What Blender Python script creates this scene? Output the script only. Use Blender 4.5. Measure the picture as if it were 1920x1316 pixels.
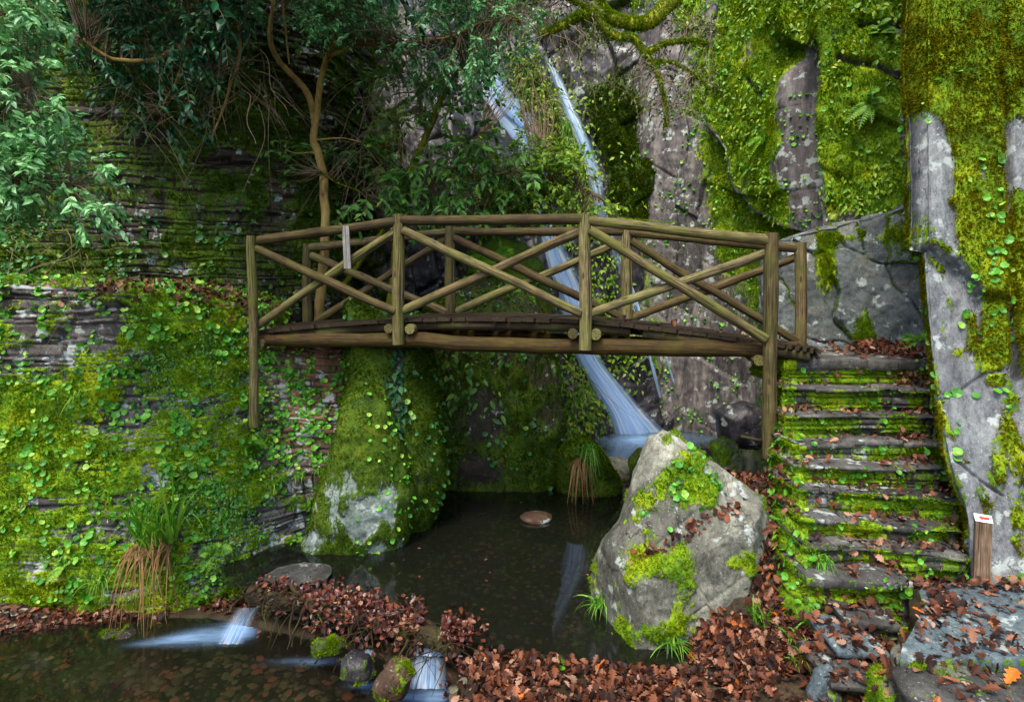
import bpy, math, random
import numpy as np
from mathutils import Vector
from mathutils.bvhtree import BVHTree

for o in list(bpy.data.objects): bpy.data.objects.remove(o)
SC = bpy.context.scene
COL = SC.collection
R = math.radians
random.seed(7)
RNG = np.random.default_rng(7)

# ------------------------------------------------------------------ camera, light, exposure
EYE = 2.85; F = 1150.0; PITCH = R(2.5); CX, CY = 960.0, 583.0
cam = bpy.data.cameras.new('camera'); camo = bpy.data.objects.new('camera', cam); COL.objects.link(camo)
camo.location = (0, 0, EYE); camo.rotation_euler = (R(90) - PITCH, 0, 0)
cam.sensor_width = 36; cam.lens = 36 * F / 1920; cam.shift_y = -(658 - CY) / 1920
cam.clip_start = .05; cam.clip_end = 400
SC.camera = camo
SUN_EL, SUN_AZ = 60, 205       # azimuth measured clockwise from +Y, where the sun stands
w = bpy.data.worlds.new('World'); SC.world = w; w.use_nodes = True
nt = w.node_tree; bg = nt.nodes['Background']
sky = nt.nodes.new('ShaderNodeTexSky'); sky.sky_type = 'NISHITA'; sky.sun_disc = False
sky.sun_elevation = R(SUN_EL); sky.sun_rotation = R(SUN_AZ); sky.dust_density = 3.0; sky.air_density = 1.0; sky.ozone_density = 1.0
nt.links.new(sky.outputs[0], bg.inputs[0]); bg.inputs[1].default_value = 0.15
sl = bpy.data.lights.new('sun', 'SUN'); slo = bpy.data.objects.new('sun', sl); COL.objects.link(slo)
sl.energy = 1.45; sl.angle = R(16); sl.color = (1.0, .91, .76)
sv = Vector((math.sin(R(SUN_AZ)) * math.cos(R(SUN_EL)), math.cos(R(SUN_AZ)) * math.cos(R(SUN_EL)), math.sin(R(SUN_EL))))
slo.rotation_euler = (-sv).to_track_quat('-Z', 'Y').to_euler(); slo.location = (0, -4, 9)
SC.view_settings.view_transform = 'Standard'; SC.view_settings.look = 'None'
SC.view_settings.exposure = 1.42; SC.view_settings.gamma = 1; SC.view_settings.use_curve_mapping = False
SC.render.engine = 'CYCLES'
cy = SC.cycles; cy.max_bounces = 6; cy.diffuse_bounces = 4; cy.glossy_bounces = 2; cy.transmission_bounces = 4
cy.transparent_max_bounces = 12; cy.caustics_reflective = False; cy.caustics_refractive = False; cy.use_denoising = True

# ------------------------------------------------------------------ pixel <-> world
SP, CP = math.sin(PITCH), math.cos(PITCH)
def ray(px, py):
    X = (np.asarray(px, float) - CX) / F; Y = -(np.asarray(py, float) - CY) / F
    return np.stack(np.broadcast_arrays(X, Y * SP + CP, Y * CP - SP), -1)
def P(px, py, d):
    r = ray(px, py); t = np.asarray(d, float) / r[..., 1]
    return r * t[..., None] + np.array([0, 0, EYE])
def PZ(px, py, z):
    r = ray(px, py); t = (z - EYE) / r[..., 2]
    return r * np.asarray(t)[..., None] + np.array([0, 0, EYE])
def proj(V):
    v = V - np.array([0, 0, EYE]); f = v[..., 1] * CP - v[..., 2] * SP; u = v[..., 1] * SP + v[..., 2] * CP
    f = np.where(np.abs(f) < 1e-3, 1e-3, f)
    return CX + F * v[..., 0] / f, CY - F * u / f

# ------------------------------------------------------------------ noise
def _h(x, y, z, s):
    n = (x * 374761393 + y * 668265263 + z * 2246822519 + s * 974634777) & 0xffffffff
    n = ((n ^ (n >> 13)) * 1274126177) & 0xffffffff
    n = ((n ^ (n >> 15)) * 2246822519) & 0xffffffff
    return ((n ^ (n >> 16)) & 0xffffff) / float(0xffffff)
def vn(p, s=0):
    p = np.asarray(p, float); i = np.floor(p).astype(np.int64); f = p - i; u = f * f * f * (f * (f * 6 - 15) + 10)
    x, y, z = i[..., 0], i[..., 1], i[..., 2]; r = 0
    for a in (0, 1):
        for b in (0, 1):
            for c in (0, 1):
                wgt = (u[..., 0] if a else 1 - u[..., 0]) * (u[..., 1] if b else 1 - u[..., 1]) * (u[..., 2] if c else 1 - u[..., 2])
                r = r + wgt * _h(x + a, y + b, z + c, s)
    return r
def fbm(p, sc=1., o=4, s=0, g=.5):
    p = np.asarray(p, float) * sc; r = 0; a = 1; t = 0
    for k in range(o):
        r = r + a * vn(p, s + k * 17); t += a; a *= g; p = p * 2.03 + 11.7
    return r / t
def sst(a, b, x): t = np.clip((x - a) / (b - a), 0, 1); return t * t * (3 - 2 * t)
def blobs(px, py, L):
    s = 0
    for cx, cy_, rx, ry, a in L: s = s + a * np.exp(-((px - cx) / rx) ** 2 - ((py - cy_) / ry) ** 2)
    return s
def inpoly(px, py, poly):
    ins = np.zeros(np.shape(px), bool); n = len(poly)
    for i in range(n):
        x1, y1 = poly[i]; x2, y2 = poly[(i + 1) % n]
        c = ((y1 > py) != (y2 > py)) & (px < (x2 - x1) * (py - y1) / ((y2 - y1) or 1e-9) + x1); ins ^= c
    return ins
def pdist(px, py, path):
    d = np.full(np.shape(px), 1e9)
    for (x1, y1), (x2, y2) in zip(path[:-1], path[1:]):
        l = (x2 - x1) ** 2 + (y2 - y1) ** 2 or 1e-9; t = np.clip(((px - x1) * (x2 - x1) + (py - y1) * (y2 - y1)) / l, 0, 1)
        d = np.minimum(d, np.hypot(px - x1 - t * (x2 - x1), py - y1 - t * (y2 - y1)))
    return d
def signed(px, py, poly): d = pdist(px, py, list(poly) + [poly[0]]); return np.where(inpoly(px, py, poly), d, -d)

# ------------------------------------------------------------------ objects
ORG = {}
def tag(o, label=None, cat=None, group=None, kind=None):
    for k, v in (('label', label), ('category', cat), ('group', group), ('kind', kind)):
        if v: o[k] = v
    return o
def empty(name, loc, **k):
    o = bpy.data.objects.new(name, None); COL.objects.link(o); o.location = loc; o.empty_display_size = .1
    ORG[o.name] = np.array(loc, float); return tag(o, **k)
def mk(name, V, faces, mat, parent=None, org=None, attrs=None, smooth=True, **k):
    V = np.asarray(V, float)
    if parent is not None: org = ORG[parent.name]
    elif org is None: org = np.array([V[:, 0].mean(), V[:, 1].mean(), V[:, 2].min()])
    org = np.array(org, float)
    me = bpy.data.meshes.new(name); me.vertices.add(len(V)); me.vertices.foreach_set('co', (V - org).astype(np.float32).ravel())
    faces = [np.asarray(f, np.int64) for f in faces if len(f)]
    loops = np.concatenate([f.ravel() for f in faces]); tot = np.concatenate([np.full(len(f), f.shape[1]) for f in faces])
    st = np.concatenate([[0], np.cumsum(tot)[:-1]])
    me.loops.add(len(loops)); me.loops.foreach_set('vertex_index', loops.astype(np.int32))
    me.polygons.add(len(tot)); me.polygons.foreach_set('loop_start', st.astype(np.int32))
    try: me.polygons.foreach_set('loop_total', tot.astype(np.int32))
    except Exception: pass
    me.polygons.foreach_set('use_smooth', np.full(len(tot), bool(smooth)))
    for an, av in (attrs or {}).items():
        av = np.asarray(av, np.float32)
        if av.ndim == 1: me.attributes.new(an, 'FLOAT', 'POINT').data.foreach_set('value', av)
        else: me.attributes.new(an, 'FLOAT_VECTOR', 'POINT').data.foreach_set('vector', av.ravel())
    me.update()
    for m in (mat if isinstance(mat, (list, tuple)) else [mat]): me.materials.append(m)
    o = bpy.data.objects.new(name, me); COL.objects.link(o); ORG[o.name] = org
    if parent is not None: o.parent = parent
    else: o.location = org
    return tag(o, **k)

# ------------------------------------------------------------------ geometry
def cr(A, n, lin=False):
    A = np.asarray(A, float); m = len(A); t = np.linspace(0, m - 1, n); i = np.clip(t.astype(int), 0, m - 2); f = (t - i).reshape((-1,) + (1,) * (A.ndim - 1))
    p1, p2 = A[i], A[i + 1]
    if lin: return p1 + (p2 - p1) * f
    p0 = np.where((i > 0).reshape(f.shape), A[np.maximum(i - 1, 0)], 2 * p1 - p2); p3 = np.where((i < m - 2).reshape(f.shape), A[np.minimum(i + 2, m - 1)], 2 * p2 - p1)
    return .5 * (2 * p1 + (p2 - p0) * f + (2 * p0 - 5 * p1 + 4 * p2 - p3) * f * f + (3 * p1 - p0 - 3 * p2 + p3) * f ** 3)
def gridF(nv, nu, wrap=False):
    c = nu if wrap else nu - 1
    i, j = np.meshgrid(np.arange(nv - 1), np.arange(c), indexing='ij'); j2 = (j + 1) % nu
    return np.stack([i * nu + j, i * nu + j2, (i + 1) * nu + j2, (i + 1) * nu + j], -1).reshape(-1, 4)
def vnorm(V, Fq):
    a, b, c, d = (V[Fq[:, k]] for k in range(4)); n = np.cross(c - a, d - b); N = np.zeros_like(V)
    for k in range(4):
        for x in range(3): N[:, x] += np.bincount(Fq[:, k], n[:, x], len(V))
    return N / (np.linalg.norm(N, axis=1, keepdims=True) + 1e-12)
class Surf:
    """a grid surface that can be displaced, masked, scattered on and hit by rays"""
    def __init__(s, V, Fq, toward=None, flip=False):
        s.V = V; s.F = Fq; N = vnorm(V, Fq)
        if toward is not None and np.mean(np.sum(N * (np.asarray(toward) - V), 1)) < 0: s.F = Fq[:, ::-1]; N = -N
        s.N = N; s.px, s.py = proj(V); s.A = {'moss': np.zeros(len(V)), 'tint': np.full(len(V), .5), 'warm': np.zeros(len(V))}
    def disp(s, d, along=None): s.V = s.V + (s.N if along is None else along) * np.asarray(d)[:, None]; return s
    def renorm(s): s.N = vnorm(s.V, s.F); s.px, s.py = proj(s.V); return s
    def build(s, name, mat, **k):
        s.o = mk(name, s.V, [s.F], mat, attrs=s.A, **k); s.bvh(); return s.o
    def bvh(s): s.T = BVHTree.FromPolygons([tuple(v) for v in s.V], [tuple(int(i) for i in f) for f in s.F]); TREES.append(s.T)
    def sample(s, n, w=None, rng=RNG):
        F4 = s.F; a, b, c, d = (s.V[F4[:, k]] for k in range(4)); ar = np.linalg.norm(np.cross(c - a, d - b), axis=1) / 2
        if w is not None: ar = ar * np.clip(w[F4].mean(1), 0, None)
        cs = np.cumsum(ar)
        if cs[-1] <= 0: return np.zeros((0, 3)), np.zeros((0, 3))
        f = np.searchsorted(cs, rng.random(n) * cs[-1]); u, v = rng.random((2, n, 1))
        p = (a[f] * (1 - u) + b[f] * u) * (1 - v) + (d[f] * (1 - u) + c[f] * u) * v
        q = F4[f]; nn = (s.N[q[:, 0]] * (1 - u) + s.N[q[:, 1]] * u) * (1 - v) + (s.N[q[:, 3]] * (1 - u) + s.N[q[:, 2]] * u) * v
        return p, nn / (np.linalg.norm(nn, axis=1, keepdims=True) + 1e-9)
TREES = []
def hit(px, py, trees=None):
    d = Vector(ray(px, py)); d.normalize(); best = None
    for T in (trees or TREES):
        l, n, i, t = T.ray_cast(Vector((0, 0, EYE)), d)
        if l is not None and (best is None or t < best[2]): best = (np.array(l), np.array(n), t)
    return best
def sheet(ctrl, nu, nv, lin=False):
    G = cr(np.asarray(ctrl, float), nv, lin); G = np.swapaxes(cr(np.swapaxes(G, 0, 1), nu, lin), 0, 1)
    return Surf(G.reshape(-1, 3), gridF(nv, nu), toward=(0, -2, EYE + 2))
def inflate(outline, Y, tf, tb, nth=160, nf=60, nb=24, pf=2.2, qf=2.0, relief=None, dcol=None, center=None, soft=True):
    """closed stone: a silhouette at its own distance, swelling tf toward and tb away from the viewer"""
    o = np.array(outline, float); seg = np.hypot(*(np.roll(o, -1, 0) - o).T); t = np.concatenate([[0], np.cumsum(seg)]); oo = np.vstack([o, o[:1]])
    tt = np.linspace(0, t[-1], nth, endpoint=False); ox = np.interp(tt, t, oo[:, 0]); oy = np.interp(tt, t, oo[:, 1])
    k = np.array([1, 2, 3, 2, 1.]); k /= k.sum()
    sm = lambda v: sum(k[j + 2] * np.roll(v, j) for j in range(-2, 3))
    if soft: ox, oy = sm(ox), sm(oy)
    c = np.array(center if center is not None else (o.mean(0)))
    rows = []
    for s_ in np.sin(np.linspace(0.0004, 1, nf) * math.pi / 2):
        px = c[0] + (ox - c[0]) * s_; py = c[1] + (oy - c[1]) * s_
        rows.append((px, py, Y - tf * (1 - s_ ** pf) ** (1 / qf)))
    for s_ in np.sin(np.linspace(1, .0004, nb + 1)[1:] * math.pi / 2):
        px = c[0] + (ox - c[0]) * s_; py = c[1] + (oy - c[1]) * s_
        rows.append((px, py, Y + tb * (1 - s_ ** 2.) ** .5))
    V = []
    for i, (px, py, d) in enumerate(rows):
        if relief is not None and i < nf: rl = relief(px, py); d = d + np.where(rl < 0, rl * sst(1.0, .80, np.sin(np.linspace(0.0004, 1, nf) * math.pi / 2)[i]), rl)
        elif relief is not None: d = d + np.maximum(relief(ox, oy), 0)
        # sideways size fixed at the silhouette's own distance, so depth is real relief
        q = P(px, py, Y + (np.maximum(relief(px, py), 0) if relief is not None and i < nf else np.maximum(relief(ox, oy), 0) if relief is not None else 0)); q[:, 1] = d + (dcol(px, py) if dcol else 0); V.append(q)
    V = np.array(V); nr = len(V); V = V.reshape(-1, 3); Fq = gridF(nr, nth, True)
    cen = V.mean(0); N = vnorm(V, Fq)
    if np.mean(np.sum(N * (V - cen), 1)) < 0: Fq = Fq[:, ::-1]
    return Surf(V, Fq)
def slabs(a, b, hr, lr, seed, wob=.02, k=1.0):
    """stacked stones: returns (offset 0..1, groove 0..1, cell random)"""
    rg = np.random.default_rng(seed); b = b + wob * (fbm(np.stack([a, b * .3, a * 0], -1), 1.3, 3, seed) - .5) * 2
    lo, hi = b.min() - .1, b.max() + .1; ed = [lo]
    while ed[-1] < hi: ed.append(ed[-1] + rg.uniform(*hr) * (1.8 if rg.random() < .15 else 1))
    ed = np.array(ed); r = np.clip(np.searchsorted(ed, b) - 1, 0, len(ed) - 2)
    L = rg.uniform(lr[0], lr[1], len(ed)); ph = rg.uniform(0, 9, len(ed)); q = (a + ph[r] + .35 * L[r] * (vn(np.stack([a / L[r] * .7, r * 7.1, a * 0], -1), seed) - .5) * 2) / L[r]
    c = np.floor(q).astype(np.int64); rnd = _h(c, r.astype(np.int64), c * 0 + 3, seed); rnd2 = _h(c, r.astype(np.int64), c * 0 + 8, seed)
    dv = np.minimum(b - ed[r], ed[r + 1] - b); dh = np.minimum(q - c, 1 - (q - c)) * L[r]
    gv = np.exp(-(dv / (.008 * k)) ** 2); gh = np.exp(-(dh / (.010 * k)) ** 2)
    return rnd, np.maximum(gv, gh), rnd2
def tube(pts, rad, n=8, caps=True, closed_end=True):
    """returns V, quads, tris, tp attribute (cos*r, sin*r, along)"""
    p = np.asarray(pts, float); m = len(p); rad = np.broadcast_to(np.asarray(rad, float), (m,))
    t = np.gradient(p, axis=0); t /= np.linalg.norm(t, axis=1, keepdims=True) + 1e-12
    ref = np.array([0, 0, 1.]) if abs(t[0, 2]) < .8 else np.array([1., 0, 0])
    x = np.cross(t, ref); x /= np.linalg.norm(x, axis=1, keepdims=True) + 1e-12; y = np.cross(t, x)
    a = np.linspace(0, 2 * math.pi, n, endpoint=False); ca, sa = np.cos(a), np.sin(a)
    V = p[:, None] + rad[:, None, None] * (ca[None, :, None] * x[:, None] + sa[None, :, None] * y[:, None])
    L = np.concatenate([[0], np.cumsum(np.linalg.norm(np.diff(p, axis=0), axis=1))])
    tp = np.stack([rad[:, None] * ca[None], rad[:, None] * sa[None], np.repeat(L[:, None], n, 1)], -1).reshape(-1, 3)
    V = V.reshape(-1, 3); Q = gridF(m, n, True); T = np.zeros((0, 3), int)
    if caps:
        k = len(V); V = np.vstack([V, p[:1] , p[-1:]]); tp = np.vstack([tp, [[0, 0, -1]], [[0, 0, -1]]]); i = np.arange(n); j = (i + 1) % n
        # cap rings are doubled so the sawn ends shade flat
        e0 = V[:n].copy(); e1 = V[(m - 1) * n:m * n].copy(); V = np.vstack([V, e0, e1]); tp = np.vstack([tp, tp[:n] * [1, 1, 0] + [0, 0, -1], tp[:n] * [1, 1, 0] + [0, 0, -1]])
        T = np.vstack([np.stack([k + 2 + j, k + 2 + i, np.full(n, k)], 1), np.stack([k + 2 + n + i, k + 2 + n + j, np.full(n, k + 1)], 1)])
    return V, Q, T, tp
class MB:
    """collects pieces of ONE mesh"""
    def __init__(s): s.v = []; s.q = []; s.t = []; s.a = []; s.n = 0
    def add(s, V, Q=None, T=None, tp=None):
        if Q is not None and len(Q): s.q.append(np.asarray(Q) + s.n)
        if T is not None and len(T): s.t.append(np.asarray(T) + s.n)
        s.v.append(V); s.a.append(tp if tp is not None else np.asarray(V, float)); s.n += len(V); return s
    def tube(s, *a, **k): return s.add(*tube(*a, **k))
    def box(s, c, ax, ay, az):
        c, ax, ay, az = (np.asarray(q, float) for q in (c, ax, ay, az))
        V = np.array([c + i * ax + j * ay + k * az for i in (-1, 1) for j in (-1, 1) for k in (-1, 1)])
        Q = np.array([[0, 1, 3, 2], [4, 6, 7, 5], [0, 4, 5, 1], [2, 3, 7, 6], [0, 2, 6, 4], [1, 5, 7, 3]])
        if np.dot(np.cross(ax, ay), az) < 0: Q = Q[:, ::-1]
        off = random.random() * 9; lx = np.linalg.norm(ax); ly = np.linalg.norm(ay); lz = np.linalg.norm(az)
        tp = np.array([[j * ly + off, k * lz, i * lx + off * 3] for i in (-1, 1) for j in (-1, 1) for k in (-1, 1)])
        VV = V[Q].reshape(-1, 3); tt = tp[Q].reshape(-1, 3)
        return s.add(VV, np.arange(24).reshape(6, 4), None, tt)
    def build(s, name, mat, parent=None, attr='tp', **k):
        fs = []
        if s.q: fs.append(np.concatenate(s.q))
        if s.t: fs.append(np.concatenate(s.t))
        return mk(name, np.concatenate(s.v), fs, mat, parent, attrs={attr: np.concatenate(s.a)}, **k)
def unit(v): v = np.asarray(v, float); return v / (np.linalg.norm(v, axis=-1, keepdims=True) + 1e-12)
def scatter(tmpl, tf, pos, dirs, norms, scale, bend=None):
    """many copies of a small template as one vertex array: y along dirs, z along norms"""
    tv = np.asarray(tmpl, float); n = len(pos); y = unit(dirs); z = unit(norms - np.sum(norms * y, 1, keepdims=True) * y); x = np.cross(y, z)
    sc = np.broadcast_to(np.asarray(scale, float), (n,))[:, None]
    t = np.repeat(tv[None], n, 0)
    if bend is not None: t = t.copy(); t[:, :, 2] += bend[:, None] * t[:, :, 1] ** 2
    V = pos[:, None] + sc[:, :, None] * (t[:, :, 0:1] * x[:, None] + t[:, :, 1:2] * y[:, None] + t[:, :, 2:3] * z[:, None])
    Fa = (np.asarray(tf)[None] + (np.arange(n) * len(tv))[:, None, None]).reshape(-1, np.asarray(tf).shape[1])
    return V.reshape(-1, 3), Fa
def rdir(n, rng=RNG): v = rng.normal(size=(n, 3)); return unit(v)
# ------------------------------------------------------------------ materials
def lin(h):
    h = h.lstrip('#'); c = [int(h[i:i + 2], 16) / 255 for i in (0, 2, 4)]
    return tuple((x / 12.92 if x <= .04045 else ((x + .055) / 1.055) ** 2.4) for x in c) + (1,)
def c4(c): return lin(c) if isinstance(c, str) else (tuple(c) + (1,))[:4]
class Mat:
    def __init__(s, name):
        s.m = bpy.data.materials.new(name); s.m.use_nodes = True; s.nt = s.m.node_tree; s.nt.nodes.clear(); s.out = s.N('OutputMaterial')
    def N(s, t, props=None, **ins):
        n = s.nt.nodes.new('ShaderNode' + t)
        for k, v in (props or {}).items(): setattr(n, k, v)
        for k, v in ins.items(): s.put(n.inputs[int(k[1:])] if k[0] == 'i' and k[1:].isdigit() else n.inputs[k.replace('_', ' ')], v)
        return n
    def put(s, sock, v):
        if hasattr(v, 'is_output'): s.nt.links.new(v, sock)
        elif hasattr(v, 'outputs'): s.nt.links.new(v.outputs[0], sock)
        else: sock.default_value = c4(v) if sock.type == 'RGBA' else v
    def obj(s, scale=(1, 1, 1)): return s.N('Mapping', i0=s.N('TexCoord').outputs['Object'], i3=scale).outputs[0]
    def attr(s, n, out='Fac'): return s.N('Attribute', {'attribute_name': n}).outputs[out]
    def noise(s, v, sc, d=4, r=.55, dist=0.): return s.N('TexNoise', Vector=v, Scale=sc, Detail=d, Roughness=r, Distortion=dist).outputs['Fac']
    def ramp(s, f, st, mode='LINEAR'):
        n = s.N('ValToRGB', i0=f); r = n.color_ramp; r.interpolation = mode
        while len(r.elements) < len(st): r.elements.new(.5)
        for e, (p, c) in zip(r.elements, st): e.position = p; e.color = c4(c) if not isinstance(c, (int, float)) else (c, c, c, 1)
        return n.outputs[0]
    def mix(s, f, a, b, mode='MIX'):
        n = s.nt.nodes.new('ShaderNodeMix'); n.data_type = 'RGBA'; n.blend_type = mode; n.clamp_factor = True
        s.put(n.inputs[0], f); s.put(n.inputs[6], a); s.put(n.inputs[7], b); return n.outputs[2]
    def math(s, op, a, b=0., c=0., clamp=False):
        n = s.N('Math', {'operation': op, 'use_clamp': clamp}, i0=a, i1=b)
        if op == 'MULTIPLY_ADD': s.put(n.inputs[2], c)
        return n.outputs[0]
    def bump(s, h, st=.3, dist=.02): return s.N('Bump', Strength=st, Distance=dist, Height=h).outputs[0]
    def bsdf(s, **k): return s.N('BsdfPrincipled', **k)
    def fin(s, sh): s.put(s.out.inputs[0], sh); return s.m

MOSS = [(.0, '#1e300a'), (.22, '#38580c'), (.42, '#567c0e'), (.58, '#739410'), (.74, '#9aa814'), (.9, '#80760f'), (1, '#54461a')]
MOSSDK = [(.0, '#162006'), (.35, '#2c420a'), (.6, '#46600c'), (.8, '#5e680e'), (1, '#4c4410')]  # darker moss, with the shade under the bridge put into its green
def mat_rock(name, cols, moss=MOSS, lich=.0, lichc='#aab4b0', rough=.78, bump=.5, sc=1.0, stretch=(1, 1, 1), wet=0., streak=0., crack=.55):
    m = Mat(name); v = m.obj(stretch); vo = m.obj()
    base = m.ramp(m.noise(v, 2.6 * sc, 9, .68, .4), [(.28, cols[0]), (.5, cols[1]), (.72, cols[2])])
    base = m.mix(.85, base, m.ramp(m.noise(v, 17 * sc, 6, .7), [(.25, '#6e6e6e'), (.55, '#ffffff'), (.75, '#ffffff')]), 'MULTIPLY')
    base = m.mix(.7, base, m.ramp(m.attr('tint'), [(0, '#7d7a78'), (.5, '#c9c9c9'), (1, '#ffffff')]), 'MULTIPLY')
    base = m.mix(m.math('MULTIPLY', m.attr('warm'), .75), base, m.ramp(m.noise(vo, 6, 5), [(.3, '#3a2418'), (.5, '#6e4a30'), (.7, '#9a7350')]))
    base = m.mix(.5, base, m.ramp(m.noise(vo, 130, 2, .5), [(.32, '#8a8a8a'), (.5, '#ffffff')]), 'MULTIPLY')
    if streak:
        base = m.mix(streak, base, m.ramp(m.noise(m.obj((1, 1, .10)), 5.5, 5, .65, .6), [(.34, '#3c3844'), (.48, '#b8b0b8'), (.6, '#ffffff')]), 'MULTIPLY')
    wv = m.N('VectorMath', {'operation': 'MULTIPLY_ADD'}, i0=m.N('TexNoise', Vector=v, Scale=2.4 * sc, Detail=4.).outputs['Color'], i1=(.55, .55, .55), i2=v).outputs[0]
    ce = m.N('TexVoronoi', {'feature': 'DISTANCE_TO_EDGE'}, Vector=wv, Scale=1.7 * sc).outputs['Distance']
    crk = m.math('MULTIPLY', m.ramp(ce, [(.0, 1), (.014, 0)]), m.ramp(m.noise(vo, 1.6, 3), [(.48, 0), (.58, 1)])); base = m.mix(m.math('MULTIPLY', crk, crack), base, '#1c1a18')
    if lich:
        lf = m.math('ADD', m.noise(vo, 6.5, 5, .6), m.math('MULTIPLY', m.noise(vo, 1.4, 2), .35))
        base = m.mix(m.ramp(lf, [(.80 - lich * .16, 0), (.85 - lich * .16, .7)]), base, lichc)
        base = m.mix(m.ramp(m.noise(vo, 55, 3), [(.66, 0), (.70, .55)]), base, lichc)
    mf = m.math('ADD', m.attr('moss'), m.math('MULTIPLY', m.math('SUBTRACT', m.noise(m.obj((1, 1, .45)), 21, 5, .7), .5), 1.0))
    mf = m.ramp(mf, [(.47, 0), (.55, 1)])
    mc = m.ramp(m.math('ADD', m.math('MULTIPLY', m.noise(vo, 3.1, 4), .6), m.math('MULTIPLY', m.noise(vo, 34, 4, .7), .42)), [(.25 + .5 * p, c) for p, c in moss])
    col = m.mix(mf, base, mc)
    h = m.math('ADD', m.math('SUBTRACT', m.noise(v, 9 * sc, 8, .72), m.math('MULTIPLY', crk, .5)), m.math('MULTIPLY', m.math('MULTIPLY', m.noise(vo, 70, 4, .8), mf), 1.2))
    rg = m.mix(mf, (rough - wet,) * 3, (.95,) * 3)
    b = m.bsdf(Base_Color=col, Roughness=rg, Normal=m.bump(h, bump, .03)); b.inputs['Specular IOR Level'].default_value = .3 + wet * .5
    return m.fin(b)
def mat_moss(name, st=MOSS, transl=.25):
    m = Mat(name); v = m.obj(); g = m.N('NewGeometry').outputs['Random Per Island']
    f = m.math('ADD', m.math('MULTIPLY', m.noise(v, 2.6, 5, .65), .72), m.math('MULTIPLY', g, .34))
    c = m.ramp(f, [(.22 + .62 * p, q) for p, q in st])
    d = m.N('BsdfDiffuse', Color=c); t = m.N('BsdfTranslucent', Color=c)
    return m.fin(m.N('MixShader', i0=transl, i1=d, i2=t))
def mat_leaf(name, st, rough=.4, transl=.3, spec=.5, var=2.0):
    m = Mat(name); g = m.N('NewGeometry').outputs['Random Per Island']
    f = m.math('ADD', m.math('MULTIPLY', g, .7), m.math('MULTIPLY', m.noise(m.obj(), var, 3), .3))
    c = m.ramp(f, [(.08 + .84 * p, q) for p, q in st])
    b = m.bsdf(Base_Color=c, Roughness=rough); b.inputs['Specular IOR Level'].default_value = spec
    t = m.N('BsdfTranslucent', Color=m.mix(.5, c, '#9cc010', 'MULTIPLY') if False else c)
    return m.fin(m.N('MixShader', i0=transl, i1=b, i2=t))
def mat_wood(name, cols, green='#6d7a2c', gamt=.5, grain=1.0, rough=.8, bands=0):
    m = Mat(name); tp = m.attr('tp', 'Vector'); v = m.N('Mapping', i0=tp, i3=(1, 1, .055)).outputs[0]
    n = m.noise(v, 90 * grain, 5, .65, .3)
    c = m.ramp(n, [(.3, cols[0]), (.5, cols[1]), (.72, cols[2])])
    o = m.obj(); c = m.mix(.6, c, m.ramp(m.noise(o, 5, 5, .6), [(.3, '#7a746a'), (.6, '#ffffff')]), 'MULTIPLY')
    c = m.mix(m.math('MULTIPLY', m.ramp(m.noise(o, 3.4, 5, .65), [(.45, 0), (.68, 1)]), gamt), c, green)
    oi = m.N('ObjectInfo').outputs['Random']; c = m.mix(1., c, m.ramp(oi, [(0, '#b0a898'), (.5, '#d8d4c0'), (1, '#ffffff')]), 'MULTIPLY')
    # knots and drying cracks
    kn = m.N('TexVoronoi', Vector=m.N('Mapping', i0=tp, i3=(9, 9, 3)).outputs[0], Scale=1.0).outputs['Distance']
    c = m.mix(m.ramp(kn, [(.07, .9), (.15, 0)]), c, '#2e2416')
    cr_ = m.noise(m.N('Mapping', i0=tp, i3=(1, 1, .02)).outputs[0], 55, 2, .4)
    c = m.mix(m.ramp(cr_, [(.36, .8), (.40, 0)]), c, '#241c12')
    b = m.bsdf(Base_Color=c, Roughness=rough, Normal=m.bump(m.math('ADD', n, m.math('MULTIPLY', cr_, 1.5)), .6, .01)); b.inputs['Specular IOR Level'].default_value = .25
    return m.fin(b)
def mat_plain(name, st, sc=8, rough=.8, det=5, bump=.2, stretch=(1, 1, 1)):
    m = Mat(name); n = m.noise(m.obj(stretch), sc, det, .65); b = m.bsdf(Base_Color=m.ramp(n, st), Roughness=rough, Normal=m.bump(n, bump, .02)); b.inputs['Specular IOR Level'].default_value = .3
    return m.fin(b)
def mat_water(name, tint, rough=.03, murk=.35, rip=.25, rs=9, stretch=(1, 1, 1), foam=None):
    m = Mat(name); v = m.obj(stretch); h = m.noise(v, rs, 3, .5)
    nb = m.bump(h, rip, .01); fr = m.N('Fresnel', IOR=1.33, Normal=nb).outputs[0]
    gl = m.N('BsdfGlossy', Color=(.95, .97, 1), Roughness=rough, Normal=nb)
    tr = m.N('BsdfTransparent', Color=tint); df = m.N('BsdfDiffuse', Color='#1b1d17')
    body = m.N('MixShader', i0=murk, i1=tr, i2=df)
    sh = m.N('MixShader', i0=m.math('MULTIPLY', fr, 1.6, clamp=True), i1=body, i2=gl)
    if foam:
        ff = m.attr('foam'); st = m.noise(m.obj(foam), 1.0, 5, .6)
        fa = m.math('MULTIPLY', ff, m.ramp(st, [(.3, .35), (.62, 1)]))
        sh = m.N('MixShader', i0=fa, i1=sh, i2=m.N('BsdfDiffuse', Color='#8fb6e2'))
    return m.fin(sh)
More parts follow.
